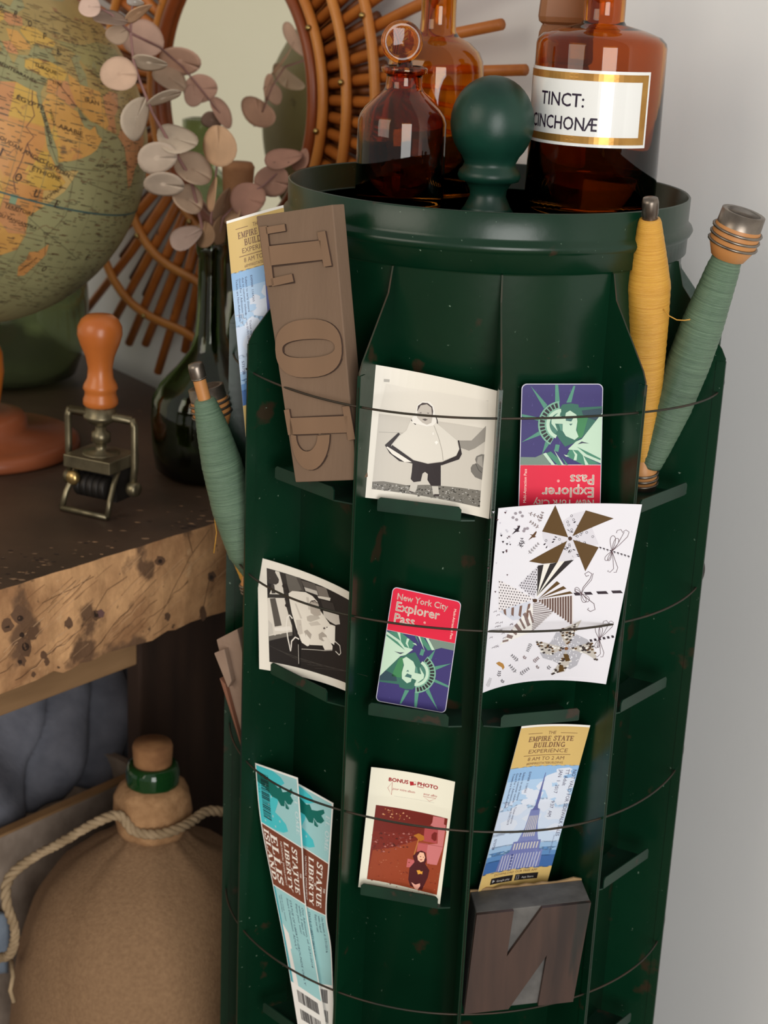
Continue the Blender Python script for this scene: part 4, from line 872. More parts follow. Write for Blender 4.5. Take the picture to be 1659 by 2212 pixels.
# ================================================================== bottles in the tray
AMB = M('amber_glass', rgb(228, 166, 70), rough=.03, trans=1, ior=1.48); AMBD = M('dark_amber_glass', rgb(224, 146, 54), rough=.03, trans=1, ior=1.48)
def px_prof(Y, cx, rows):
    """[(half width px, y px)] -> [(r, z)] at depth plane Y, axis pixel cx(y)"""
    out = []
    for hw, y in rows:
        p = at_y(cx, y, Y); dep = (p-CAM).dot(fw); out.append((hw*dep/F, p.z))
    return out
def bottle(X0, outer, th, mat, parent, name='glass_body', seg=56, open_top=True):
    inner = [(max(r-th, .0005), z) for r, z in outer[::-1]]
    z0 = outer[0][1]
    pr = [(0, z0)] + outer + [(r, z) if z > z0+th else (r, z0+th) for r, z in inner]
    pr = pr[:-1] + [(pr[-1][0], z0+th*1.6), (0, z0+th*1.6)]
    b = MB(); b.lathe(pr, Matrix.Translation(Vector((X0[0], X0[1], 0))), seg); return b.build(name, mat, parent)
# small stoppered bottle
Y = 1.283; c0 = at_y(863, 400, Y); o = thing('amber_bottle', (c0.x, Y, ztray), 'small amber bottle with round flat glass stopper standing left of the finial', 'bottle', 'amber apothecary bottles')
pr = px_prof(Y, 866, [(92, 445), (96, 430), (96, 262), (92, 248), (82, 232), (58, 208), (44, 196), (40, 188), (38, 166), (40, 160), (50, 156), (51, 146), (46, 142)])
pr[0] = (pr[0][0]*.97, ztray+.0004); pr[1] = (pr[1][0], ztray+.004)
AMBS = M('brown_amber_glass', rgb(208, 130, 46), rough=.03, trans=1, ior=1.48)
bottle((c0.x, Y), pr, .0024, AMBS, o)
sc = at_y(868, 90, Y); rs = 43*1.29/F
b = MB(); fwd = Vector((.04, -1, .1)).normalized()
b.lathe([(0, -.0035), (rs*.72, -.0040), (rs*.86, -.0052), (rs, -.003), (rs, .003), (rs*.86, .0052), (rs*.72, .0040), (0, .0035)], axis_mat(sc, fwd), 40)
b.lathe([(0, sc.z-rs-.018), (.0085, sc.z-rs-.018), (.0095, sc.z-rs-.008), (.006, sc.z-rs-.002), (.005, sc.z-rs+.003), (0, sc.z-rs+.004)], Matrix.Translation(Vector((c0.x, Y, 0))), 24)
b.build('stopper', AMBS, o)
# tall bottle behind
Y = 1.368; c0 = at_y(930, 380, Y); o = thing('amber_bottle', (c0.x, Y, ztray), 'tall amber bottle behind the stoppered one, neck leaving the picture', 'bottle', 'amber apothecary bottles')
pr = px_prof(Y, 934, [(100, 440), (104, 425), (104, 150), (101, 128), (92, 108), (72, 90), (48, 78), (39, 66), (38, 40), (38, -60), (52, -66), (52, -85), (40, -88)])
pr[0] = (pr[0][0]*.97, ztray+.0004); pr[1] = (pr[1][0], ztray+.004)
bottle((c0.x, Y), pr, .0026, AMB, o)
# labelled bottle
Y = 1.302; c0 = at_y(1277, 380, Y); BC = Vector((c0.x, Y, 0)); o = thing('amber_bottle', (c0.x, Y, ztray), 'large dark amber bottle with white and gold enamel label', 'bottle', 'amber apothecary bottles')
pr = px_prof(Y, 1292, [(132, 445), (141, 428), (141, 98), (139, 88), (128, 76), (90, 62), (50, 52), (45, 44), (45, -40), (62, -46), (62, -66), (48, -70)])
pr[0] = (pr[0][0]*.97, ztray+.0004); pr[1] = (pr[1][0], ztray+.0055); rB = pr[2][0]
bottle((c0.x, Y), pr, .0030, AMBD, o)
zt0, zt1 = at_y(1270, 152, Y-rB).z, at_y(1270, 318, Y-rB).z
def S(u, v): a = R(-98+140*u); r = rB+.0009; return Vector((BC.x+r*math.sin(a), BC.y-r*math.cos(a), zt0+(zt1-zt0)*v))
c = Card(S, 128, 62, maxe=4, step=.0001); c.body(M('white_enamel', rgb(236, 236, 232), rough=.12, coat=.5), .0008)
gd = M('gilding', rgb(196, 150, 80), rgb(170, 122, 58), scale=60, rough=.3, metal=.6)
for r_ in ((2, 2.5, 124, 6), (2, 53.5, 124, 6), (2, 2.5, 6, 57), (120, 2.5, 6, 57)): c.rect(gd, *r_); c.L += .1
c.L = 2; pk = (36, 18, 44)
c.text(pk, 'TINCT:', 33, 30, 15.5, sx=.84, fat=.012); c.text(pk, 'CINCHON', 21, 49, 15.5, sx=.74, fat=.012)
c.text(pk, 'Æ', 75, 49, 15.5, sx=.74, fat=.012)
c.mb.build('enamel_label', c.mats, o)
# notched wooden post behind it
Y = 1.374; pw = M('turned_brown_wood', rgb(150, 98, 58), rgb(120, 74, 42), scale=10, rough=.5, bump=.1, stretch=(1, 1, .2))
b = MB(); c0 = at_y(1196, 420, Y); zz = [ztray, at_y(1196, 290, Y).z, at_y(1196, 145, Y).z, at_y(1196, 54, Y).z, at_y(1196, -40, Y).z, at_y(1196, -120, Y).z]
hw = 57*1.39/F
for i in range(5):
    z0, z1 = zz[i]+.0006, zz[i+1]; k = .0022; Xp = Matrix.Translation(Vector((c0.x, Y, 0)))
    sec = [(hw-.0032, z0), (hw-.0008, z0+.002), (hw, z0+.006), (hw-.0014, z1-.006), (hw-.0034, z1)]
    ring = []
    for (r, z) in sec:
        ring.append([Xp @ Vector((sx*r if abs(sx) == 1 else sx*r, sy*(r-.011), z)) for sx, sy in ((-1, -.7), (-.8, -1), (.8, -1), (1, -.7), (1, .7), (.8, 1), (-.8, 1), (-1, .7))])
    for A, B in zip(ring, ring[1:]): b.hexa(A, B)
    if i < 4: b.box((-(hw-.004), -(hw-.015), z1-.0005), (hw-.004, hw-.015, z1+.0015), Xp)
tag(b.build('wooden_post', pw, None, (c0.x, Y, ztray)), 'notched brown wooden post standing behind the large labelled amber bottle', 'wooden post')

# ================================================================== rattan mirror on the wall
RAT = M('rattan', rgb(196, 118, 50), rgb(166, 92, 36), scale=24, rough=.4, bump=.1, bscale=80, spots=[(rgb(70, 36, 16), 46, .70)])
RATB = M('rattan_band', rgb(204, 134, 62), rgb(184, 112, 46), scale=18, rough=.35, bump=.1, bscale=80, spots=[(rgb(90, 48, 20), 40, .72)])
BRASS = M('brass_nail', rgb(170, 146, 90), rough=.25, metal=1)
mc = at_plane(512, 206, wallP-wn*.052, wn) - ww*.011 + wn*.052
mir = thing('rattan_mirror', mc, 'round mirror on the wall in an eye shaped rattan sunburst frame', 'mirror')
def mw(r, a, k): return mc + ww*(r*math.cos(R(a))) + Vector((0, 0, r*math.sin(R(a)))) - wn*(k+.03)
def interp(tab, a):
    a = (a+180) % 360-180; T = tab+[(tab[0][0]+360, tab[0][1])]; T = [(tab[-1][0]-360, tab[-1][1])]+T
    for i in range(1, len(T)-1):
        (x0, y0), (x1, y1) = T[i], T[i+1]
        if x0 <= a <= x1: break
    else:
        (x0, y0), (x1, y1) = T[0], T[1]
    f_ = (a-x0)/(x1-x0); f_ = f_*f_*(3-2*f_); return y0+(y1-y0)*f_
TC = [(-139, .362), (-104, .298), (-60, .272), (4, .253), (35, .254), (90, .285), (140, .345), (178, .375)]
TB = [(-139, .266), (-104, .229), (-60, .216), (4, .207), (35, .207), (90, .222), (140, .252), (178, .27)]
TT = [(-138, .472), (-121, .396), (-107, .352), (-60, .36), (-20, .42), (15, .452), (45, .45), (70, .40), (100, .37), (150, .46), (178, .49)]
for k in range(64):
    a = -138+360/64*k; r1 = interp(TT, a)*(1 if k % 2 == 0 else .93)+random.uniform(-.012, .012); b = MB()
    b.tube([mw(.150, a, .012), mw((.15+r1)/2, a+.3, .012), mw(r1, a+random.uniform(-1, 1), .012)], [.0060, .0058, .0054], 10); b.build('ray', RAT, mir)
b = MB()
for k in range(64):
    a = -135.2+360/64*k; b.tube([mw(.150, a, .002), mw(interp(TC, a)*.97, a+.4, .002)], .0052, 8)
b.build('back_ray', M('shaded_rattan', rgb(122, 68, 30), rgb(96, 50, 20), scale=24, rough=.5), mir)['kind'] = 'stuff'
BANDS = []
for nm, rad, th, k in (('inner_band', lambda a: .1675, .0056, .022), ('middle_band', lambda a: interp(TB, a), .0056, .022), ('outer_band', lambda a: interp(TC, a), .0056, .022)):
    b = MB(); b.tube([mw(rad(a), a, k) for a in range(0, 360, 4)], th, 10, closed=True); BANDS.append(b.build(nm, RATB, mir))
b = MB(); b.tube([mw(.1515, a, .022) for a in range(0, 360, 4)], .0070, 12, closed=True); b.build('mirror_rim', M('dark_rattan_rim', rgb(146, 74, 34), rgb(122, 58, 26), scale=20, rough=.35), mir)
b = MB(); A = [mw(.150, a, .018) for a in range(0, 360, 5)]; b.hexa(A, [q+wn*.004 for q in A]); b.build('mirror_glass', M('silvered_glass', rgb(236, 236, 226), rough=.015, metal=1), mir)
b = MB(); A = [mw(.156, a, .0135) for a in range(0, 360, 5)]; b.hexa(A, [q+wn*.0425 for q in A]); b.build('backing_board', RAT, mir)
for i, (rf, off) in enumerate(((lambda a: .1675, -8), (lambda a: interp(TB, a), 8), (lambda a: interp(TC, a), 22))):
    for k in range(10):
        a = off+36*k; b = MB(); b.ball(mw(rf(a), a, .0285), (.0035, .0035, .0035), 0, 10); b.build('nail', BRASS, BANDS[i])

# ================================================================== workbench
e0 = Vector((-.319, 1.283, 0)); ed = Vector((math.cos(R(51)), math.sin(R(51)), 0)); en = Vector((-ed.y, ed.x, 0))
bd = Vector((math.cos(R(126.4)), math.sin(R(126.4)), 0)); bp0 = at_z(236, 791, zt); bp0.z = 0
# corner where the sawn end meets the back edge
def isect(p, d, q, e):
    D = d.x*-e.y+e.x*d.y; t = ((q.x-p.x)*-e.y+e.x*(q.y-p.y))/D; return p+d*t
C = isect(e0, ed, bp0, bd); A = e0-ed*.42
C2, A2 = C+bd*1.05, A+bd*1.05
bench = thing('workbench', (A.x, A.y, 0), 'rough old workbench with thick dark top and pale sawn end', 'workbench')
TOPM = M('worn_dark_wood', rgb(82, 62, 48), rgb(56, 42, 33), scale=9, rough=.5, bump=.25, bscale=60, detail=8, spots=[(rgb(146, 116, 88), 26, .70), (rgb(32, 24, 20), 12, .66)])
ENDM = M('sawn_end_wood', rgb(218, 168, 118), rgb(160, 116, 78), scale=22, rough=.85, bump=.6, bscale=130, detail=12, contrast=.14, stretch=(1, 1, 1), spots=[(rgb(112, 82, 58), 19, .575), (rgb(92, 68, 48), 60, .66), (rgb(222, 180, 134), 34, .66)])
zb = .6475
Lend = (C-A).length
def edge(s_, v, k=0):
    """point on the sawn end: s_ metres from A, v 0 top .. 1 bottom"""
    w_ = .0012*math.sin(s_*90)+.0008*math.sin(s_*230+1)
    zz_ = zt-(zt-zb)*v + (v > .5)*(.0014*math.sin(s_*60)+.0012*math.sin(s_*173+2)+.001*math.sin(s_*411)+.0008*math.sin(s_*1100)-.001)
    return A+ed*s_+Vector((0, 0, zz_)) - en*(w_*.5+k) - en*(.004*math.sin(math.pi*v))
b = MB(); NS = 90
b.grid(lambda u, v: edge(Lend*u, v), NS, 8, 1, False)
topE = [edge(Lend*i/NS, 0) for i in range(NS+1)]; botE = [edge(Lend*i/NS, 1) for i in range(NS+1)]
T2, B2_ = [C2+Vector((0, 0, zt)), A2+Vector((0, 0, zt))], [C2+Vector((0, 0, zb)), A2+Vector((0, 0, zb))]
b.add(topE+T2, [tuple(range(NS+3))], 0); b.add(botE+B2_, [tuple(range(NS+2, -1, -1))], 1)
b.add([topE[-1], T2[0], B2_[0], botE[-1]], [(0, 1, 2, 3)], 0); b.add([topE[0], T2[1], B2_[1], botE[0]], [(3, 2, 1, 0)], 0); b.add([T2[0], T2[1], B2_[1], B2_[0]], [(0, 1, 2, 3)], 0)
# cracks, saw marks and bolt holes of the end grain
def S(u, v): return edge(Lend*u, v, .0002)
c = Card(S, Lend*1000, (zt-zb)*1000, maxe=12); c.mb = b; c.mats = [TOPM, ENDM]; c.off = (0, 1050); c.sc = 2.765
CR, HO, HO2 = (96, 68, 48), (56, 42, 34), (108, 80, 60)
for p, w_ in (([(90, 1160), (340, 960), (520, 800), (640, 620), (760, 540)], .6), ([(500, 1030), (640, 880), (800, 700)], .8), ([(870, 900), (1000, 700), (1130, 430), (1250, 260)], .6), ([(0, 1120), (80, 1060)], .6), ([(1190, 790), (1220, 700), (1250, 560)], .9), ([(1120, 280), (1150, 400)], .8), ([(560, 540), (420, 620), (250, 700)], .5), ([(900, 900), (1010, 820)], .6)): c.LN(CR, p, w_)
c.L = .5
for k in range(170):
    x, y = random.uniform(-30, 1300), random.uniform(300, 1250); L_ = random.uniform(60, 260); sl = -.95+random.uniform(-.12, .12)
    q = [(x, y), (x+L_*.5, y+L_*.5*sl+random.uniform(-6, 6)), (x+L_, y+L_*sl)]
    if any(b_ < 660-.3*a+6 or b_ > 1195-.34*a for a, b_ in q): continue
    c.L = .5+.01*(k % 40); c.LN(random.choice([(150, 110, 76), (140, 102, 70), (204, 162, 120), (212, 172, 132), (122, 90, 64)]), q, random.uniform(.25, .8))
c.L = 2
for x, y, rx, ry in ((45, 835, 34, 42), (110, 770, 40, 50), (150, 960, 44, 58), (195, 880, 36, 40), (130, 1045, 30, 30), (260, 1010, 24, 26), (280, 1050, 18, 22), (200, 1125, 14, 16), (410, 825, 26, 26), (575, 775, 26, 30), (955, 445, 28, 30), (1000, 780, 18, 24), (1262, 540, 24, 30), (1210, 760, 22, 40), (350, 1083, 9, 9)):
    p = [(x+rx*(1+.25*random.uniform(-1, 1))*math.cos(a*.524), y+ry*(1+.25*random.uniform(-1, 1))*math.sin(a*.524)) for a in range(12)]; c.P(HO2, p)
c.L = 3
for x, y, r_ in ((40, 840, 18), (120, 790, 20), (150, 960, 24), (120, 1050, 14), (405, 828, 14), (575, 770, 16), (955, 450, 14), (1262, 545, 14), (130, 890, 16)): c.P(HO, [(x+r_*random.uniform(.8, 1.15)*math.cos(a*.785), y+r_*random.uniform(.8, 1.15)*math.sin(a*.785)) for a in range(8)])
c.L = 4; c.P((120, 88, 84), [(580, 745), (605, 735), (625, 755), (615, 785), (590, 782)])
CHP = [c.slot(M('chip_%d' % k, rgb(*q), rough=.8)) for k, q in enumerate(((168, 132, 98), (140, 110, 84), (120, 94, 72), (40, 30, 25)))]
for k in range(110):
    x, y = random.uniform(-10, 470), 0; ed_y = 1274-.309*x; y = ed_y-abs(random.gauss(0, 45))-4
    if 110 < x < 290 and y < 1145: continue
    p0 = at_z(x, y, zt+.00025); r_ = random.uniform(.0006, .0045)*(1.3 if y > ed_y-14 else .7); a0 = random.uniform(0, 6.28)
    b.add([p0+Vector((r_*random.uniform(.5, 1.4)*math.cos(a0+t), .45*r_*random.uniform(.5, 1.4)*math.sin(a0+t), 0)) for t in (0, 1, 2.1, 3, 4.2, 5.3)], [tuple(range(6))], CHP[k % 4])
b.build('top', c.mats, bench)
AP0 = e0+en*.06
b = MB(); r1 = at_plane(297, 1451, AP0, en); r1.z = 0; a0 = r1-ed*.62; zz0, zz1 = .5885, zb+.001
b.hexa([a0+Vector((0, 0, zz0)), r1+Vector((0, 0, zz0)), r1+en*.025+Vector((0, 0, zz0)), a0+en*.025+Vector((0, 0, zz0))], [q+Vector((0, 0, zz1)) for q in (a0, r1, r1+en*.025, a0+en*.025)]); bev(b.build('apron', M('apron_wood', rgb(150, 116, 80), rgb(126, 96, 64), scale=8, rough=.7, stretch=(1, 1, 6)), bench), .002)
b = MB(); q0 = at_plane(302, 1470, AP0+en*.11, en); q0.z = 0; q1 = q0+ed*.19
b.hexa([q0, q1, q1+en*.022, q0+en*.022], [q+Vector((0, 0, zb-.001)) for q in (q0, q1, q1+en*.022, q0+en*.022)]); bev(b.build('leg', M('dark_leg_wood', rgb(70, 50, 38), rgb(48, 34, 26), scale=6, rough=.7, stretch=(6, 6, 1)), bench), .003)
b = MB(); q2 = A+en*.12+ed*.03; b.hexa([q2, q2+ed*.1, q2+ed*.1+en*.1, q2+en*.1], [q+Vector((0, 0, zb-.001)) for q in (q2, q2+ed*.1, q2+ed*.1+en*.1, q2+en*.1)]); b.build('leg', MATS['dark_leg_wood'], bench)
b = MB(); q2 = C2-bd*.15-ed*.1; 
for q3 in (C2-bd*.15-ed*.12, A2-bd*.15+ed*.04):
    b = MB(); b.hexa([q3, q3+ed*.1, q3+ed*.1-en*-.0+bd*.1, q3+bd*.1], [q+Vector((0, 0, zb-.001)) for q in (q3, q3+ed*.1, q3+ed*.1+bd*.1, q3+bd*.1)]); b.build('leg', MATS['dark_leg_wood'], bench)

# ================================================================== globe
GC = Vector((-.4462, 1.7172, 1.0582)); GR = .1849
GM = Matrix(((-.0596, .9425, .3289), (-.9978, -.0660, .0083), (.0295, -.3277, .9443)))
base_c = Vector((-.436, 1.69, zt))
glo = thing('globe', base_c, 'old terrestrial globe on a turned orange wooden stand', 'globe')
def sph(lon, lat, k=0): return GC + (GM @ Vector((math.cos(R(lat))*math.cos(R(lon)), math.cos(R(lat))*math.sin(R(lon)), math.sin(R(lat)))))*(GR+k)
SEA = M('globe_sea_paper', rgb(156, 152, 108), rgb(138, 134, 94), scale=14, rough=.42, spots=[(rgb(118, 112, 80), 30, .62)], detail=8)
def land(c1, c2): return M('map_%d_%d_%d' % c1, rgb(*c1), rgb(*c2), scale=30, rough=.42, spots=[(rgb(150, 110, 70), 50, .64)])
OR, YE, PI_, TA, LO, GRN = land((206, 156, 86), (190, 140, 72)), land((204, 166, 84), (192, 152, 70)), land((198, 142, 96), (184, 128, 82)), land((172, 148, 92), (158, 136, 82)), land((202, 146, 86), (190, 132, 74)), land((160, 150, 98), (146, 138, 88))
# sheet over longitude/latitude, 1 unit = 1 degree
S = lambda u, v: sph(u*360-180, 90-v*180)
c = Card(S, 360, 180, step=.00012, maxe=5); MBg = c.mb
g = lambda lo_, la_: (lo_+180, 90-la_)
c.slot(SEA)
N1, N2 = 96, 48
MBg.grid(lambda u, v: sph(u*360-180, 90-v*180), N1, N2, 0)
c.step = .00015
def reg(m, pts): c.poly(m, [g(*q) for q in pts])
africa = [(-6, 36), (3, 37), (10, 37), (11, 33), (20, 30.5), (25, 32), (30, 31), (32.5, 31), (33.5, 28), (37, 21), (39, 16), (43, 11.5), (45, 10.5), (51.2, 11.8), (48, 5), (42, -1.5), (39, -5), (40.5, -10.5), (40, -16), (35, -20), (35, -24), (32.5, -28), (27, -33.5), (19, -34.5), (14, -22), (12, -12), (9, 0), (9, 4), (-4, 5), (-12, 8), (-17, 14), (-10, 30)]
eurasia = [(-9, 37), (-9, 43), (-2, 43.5), (-4, 48), (2, 51), (8, 54), (9, 57), (12, 55), (20, 55), (24, 59), (22, 62), (24, 65.5), (20, 64), (17, 61), (16, 57), (12, 57), (6, 59), (6, 63), (15, 69), (25, 71), (40, 67), (60, 69), (75, 72), (100, 76), (130, 72), (150, 60), (135, 45), (122, 39), (120, 30), (110, 20), (106, 10), (102, 12), (99, 8), (97, 17), (91, 22), (85, 19), (80, 14), (79, 10), (77.5, 8), (75, 12), (73, 18), (72, 21), (67, 24.5), (61, 25.3), (57, 26.5), (54, 26.7), (51, 28), (49, 30), (48.5, 29), (50.5, 26), (51.5, 25), (54, 24.3), (56.3, 26), (57, 24), (59.8, 22.4), (57.5, 19), (55, 17.2), (52, 15.6), (48, 14), (43.5, 12.7), (42.5, 16), (39, 21), (35, 28), (34.5, 29.5), (34, 31.3), (36, 36), (31, 36.5), (27.5, 37), (26.5, 40), (29, 41), (35, 42), (41, 41.2), (37.5, 45), (39, 47), (35, 46), (33, 45), (31, 46.5), (28.5, 43.5), (28, 41.5), (24, 40.5), (23, 37), (20, 40), (13.5, 45.5), (18, 40), (16, 38.5), (12, 42), (8, 44), (3, 42.5), (-1, 38)]
reg(OR, africa); reg(TA, eurasia); c.L = 2
reg(PI_, [(-6, 36), (10, 37), (11, 33), (20, 30.5), (25, 31.6), (25, 20), (15, 23), (0, 21), (-10, 28)])
reg(YE, [(25, 31.6), (32, 31), (33.5, 28), (37, 21.8), (25, 21.8)]); reg(LO, [(22, 21), (37, 21.4), (38, 17), (36, 11), (34, 4.5), (28, 5), (22, 12)])
reg(YE, [(36, 14.5), (39.5, 15), (42, 12), (44, 9), (47.5, 7.5), (45, 4.8), (41, 4.2), (36, 4.6), (33.8, 8), (35.5, 12)]); reg(land((200, 170, 110), (190, 158, 96)), [(44, 10.3), (51, 11.6), (47.8, 4.8), (42.2, -1.2), (41, 3.8), (45.3, 4.8), (47.6, 7.6)])
reg(LO, [(30, 4), (41, 4), (41.4, -1.4), (38.8, -4.8), (34, -1), (30, -1)]); reg(PI_, [(30, -1.2), (34, -1.2), (38.7, -5), (40.2, -10.5), (35, -11.4), (30.5, -8)]); reg(OR, [(35, -11.6), (40.2, -10.8), (39.6, -16), (34.8, -20), (34.6, -24), (32, -25), (33, -15)])
reg(YE, [(12, 5), (27, 5), (30, -1), (30, -8), (22, -11), (13, -6)])
ara = [(35, 28), (36.5, 31.5), (39, 32), (46.5, 29), (48.5, 28.8), (50.4, 26), (51.5, 24.6), (54, 24.2), (56, 25.6), (57, 23.6), (59.4, 22.4), (57.3, 19), (55, 17.3), (52, 15.8), (48, 14.2), (43.7, 13), (42.7, 16), (39.2, 21)]
reg(OR, ara); reg(YE, [(35, 28), (37, 29.5), (42, 20), (44.5, 14), (43.6, 13), (42.7, 16), (39.2, 21)]); reg(LO, [(44.5, 14.2), (48, 14.2), (52, 15.8), (54, 19), (47, 17.8)])
reg(YE, [(27, 37.3), (31, 36.8), (36, 36.2), (43, 37), (44.5, 40), (41.5, 41), (35, 41.8), (29, 40.8), (27, 39.5)]); reg(OR, [(44.6, 39.6), (48, 38.6), (50, 37.2), (54, 37), (60, 36.5), (61.3, 31), (63, 27), (61, 25.6), (57, 26.8), (54, 27), (50.5, 29), (48, 30.5), (45.5, 34)]); reg(PI_, [(61.5, 31), (61.3, 35.5), (66, 37.5), (71, 37), (70, 33), (66.5, 29.5), (67, 25), (62, 25.5), (63, 28)])
reg(PI_, [(39, 32.2), (41, 34.5), (42.5, 37), (44.5, 37), (46, 34), (48, 30.3), (46.5, 29.2)]); reg(LO, [(36, 33), (36.2, 36), (42, 36.8), (41, 34.5), (38.8, 32.2), (36, 31.8)])
reg(PI_, [(68, 24), (71, 28), (74, 32), (78, 31), (88, 26.5), (91, 23), (85, 19.3), (80, 14), (79, 10), (77.6, 8.4), (75.2, 12), (73, 18), (72, 21)])
reg(YE, [(8, 54), (14, 54), (15, 51), (13, 48), (8, 48), (6, 51)]); reg(PI_, [(14, 54), (23, 54.5), (24, 51), (18, 49.5), (15, 51)]); reg(LO, [(-1.5, 43.5), (-4, 48), (2, 51), (7, 49), (7, 44), (3, 42.6)]); reg(OR, [(17, 48), (22, 48.5), (28, 45), (28.5, 43.6), (23, 42), (20, 44)]); reg(PI_, [(20, 44), (23, 42), (24, 40.6), (20, 40), (17, 43)]); reg(YE, [(24, 51), (30, 52), (40, 49), (38.8, 47.2), (31, 46.6), (28.5, 45.2), (23, 49)])
reg(LO, [(44.2, -16), (47, -15.2), (49.3, -12), (50.4, -15.8), (49.5, -18), (47.2, -25), (45, -25.5), (43.3, -22), (44.5, -19)])
reg(GRN, [(40, 50), (55, 51), (70, 54), (90, 52), (85, 44), (70, 41), (60, 41), (54, 44), (50, 47)]); c.L = 2.5
reg(SEA, [(47, 45), (50, 47), (53, 46.8), (51, 44.5), (53.5, 41), (53.8, 37), (50, 37.4), (49, 40), (48, 42.5)]); reg(SEA, [(58, 44), (60, 46.5), (61.5, 44.5), (59.5, 43.5)]); reg((128, 150, 120), [(31.8, .4), (34, .4), (34, -2.5), (32, -2.5)]); reg((128, 150, 120), [(29, -4), (29.6, -4), (31, -8.6), (30.4, -8.6)])
c.L = 3
# equator, graticule, sea routes, rivers
EQ = (66, 92, 88); c.maxe = 4
for k in range(0, 72): c.line(EQ if True else 0, [g(20+k*1.3, 0), g(21.3+k*1.3, 0)], .55)
for la_ in (-30, -20, -10, 10, 20, 30, 40, 50): c.line((124, 116, 84), [g(8+k*4, la_) for k in range(22)], .14)
for lo_ in range(0, 100, 10): c.line((124, 116, 84), [g(lo_, -58+k*4) for k in range(30)], .14)
for p in ([(43.5, 12), (52, 12.5), (60, 13), (72, 18)], [(43.5, 12), (55, 9), (68, 7), (79, 6)], [(43.5, 12), (50, 8), (51, -2), (47, -10), (50, -16)], [(32.6, 30), (36, 24), (40, 17), (43.3, 12.5)], [(39, -5), (45, -8), (55, -12), (64, -16)]): c.line((92, 86, 62), [g(*q) for q in p], .16)
for p in ([(31, 31), (31.5, 27), (33, 24), (31, 20), (34, 18), (32.5, 15.5), (32, 10), (31, 5), (33, 1)], [(32.5, 15.5), (35, 12), (37.4, 12)], [(48, 30), (44, 33), (40, 36)]): c.line((110, 72, 56), [g(*q) for q in p], .3)
# engraved place names, read as tiny strokes, and the large lettering
random.seed(11)
for k in range(1500):
    lo_, la_ = random.uniform(8, 84), random.uniform(-40, 62); L_ = random.uniform(.8, 3.0)/max(.3, math.cos(R(la_)))
    c.line(random.choice([(98, 74, 50), (84, 66, 48), (110, 84, 58)]) if k % 3 else (86, 84, 64), [g(lo_, la_), g(lo_+L_, la_)], random.uniform(.14, .27))
for k in range(60):
    lo_, la_ = random.uniform(15, 75), random.uniform(-20, 55); c.line((122, 84, 62), [g(lo_+i*1.2, la_+random.uniform(-1, 1)*1.2) for i in range(5)], .18)
random.seed(7)
c.L = 4; IN = (62, 44, 32)
for t, lo_, la_, sz, rt_, sx in (('ARABIE', 41.5, 22.5, 2.4, 4, 1.5), ('IRAN', 51.5, 32.2, 2.4, 0, 1.6), ('ÉTHIOPIE', 35.5, 8.6, 2.4, 6, 1.25), ('ÉGYPTE', 26, 27, 2.4, 5, 1.5), ('TURQUIE', 30.5, 38.6, 2.2, 4, 1.25), ('SOUDAN ANGLO-ÉGYPTIEN', 23, 14.6, 2.2, 12, 1.15), ('TERRITOIRE', 31, -3.8, 2.0, 4, 1.1), ('DU TANGANYIKA', 30, -7, 1.9, 6, 1.05), ('SOMALIE', 42.6, 1.2, 1.9, -48, 1.1), ('MER  ROUGE', 35.4, 25.6, 1.7, 64, 1.2), ('MÉDITERRANÉE', 17, 35.5, 1.8, 8, 1.5), ('HEDJAZ', 37.6, 27, 1.5, 62, 1.2), ('SYRIE', 38, 35, 1.7, 0, 1.2), ('MADAGASCAR', 44.8, -23.6, 1.3, -62, 1.0), ("MER D'OMAN", 58, 14, 1.6, -4, 1.5)):
    c.text(IN, t, *g(lo_, la_), sz*.8, rt_, sx=sx, fat=.012)
for t, pos in (('AFRIQUE', [(6, 24), (12, 20), (18, 15.5), (25, 10), (31.2, 4.6), (38, 1.4), (45.6, -.2)]), ('EUROPE', [(4, 54), (11, 54), (18.5, 53.6), (26, 52), (33.5, 49), (40, 45)])):
    for ch, q in zip(t, pos): c.serif(IN, ch if ch in SERIF else 'O', *g(*q), 2.3, 8, sx=1.1)
for ch, q in (('O', (52, -22)), ('C', (60, -19)), ('E', (68, -16))): c.serif(IN, ch, *g(*q), 2.0, 0)
MBg.build('sphere', c.mats, glo)
STW = M('orange_stand_wood', rgb(196, 112, 34), rgb(178, 96, 26), scale=10, rough=.35, stretch=(1, 1, .3)); STR = M('red_brown_stand_wood', rgb(150, 84, 52), rgb(132, 70, 42), scale=14, rough=.38)
Xb = Matrix.Translation(Vector((base_c.x, base_c.y, 0)))
b = MB(); b.lathe([(0, zt), (.102, zt), (.106, zt+.004), (.105, zt+.012), (.100, zt+.016), (.094, zt+.0175), (.050, zt+.023), (.050, zt+.034), (.046, zt+.040), (.034, zt+.042), (0, zt+.042)], Xb, 64); b.build('stand_base', STR, glo)
b = MB(); pole = GC.z-GR
b.lathe([(0, zt+.041), (.020, zt+.041), (.023, zt+.055), (.0275, zt+.085), (.0265, zt+.105), (.018, zt+.128), (.012, zt+.140), (.012, pole+.004), (0, pole+.004)], Xb, 40); b.build('stand_stem', STW, glo)

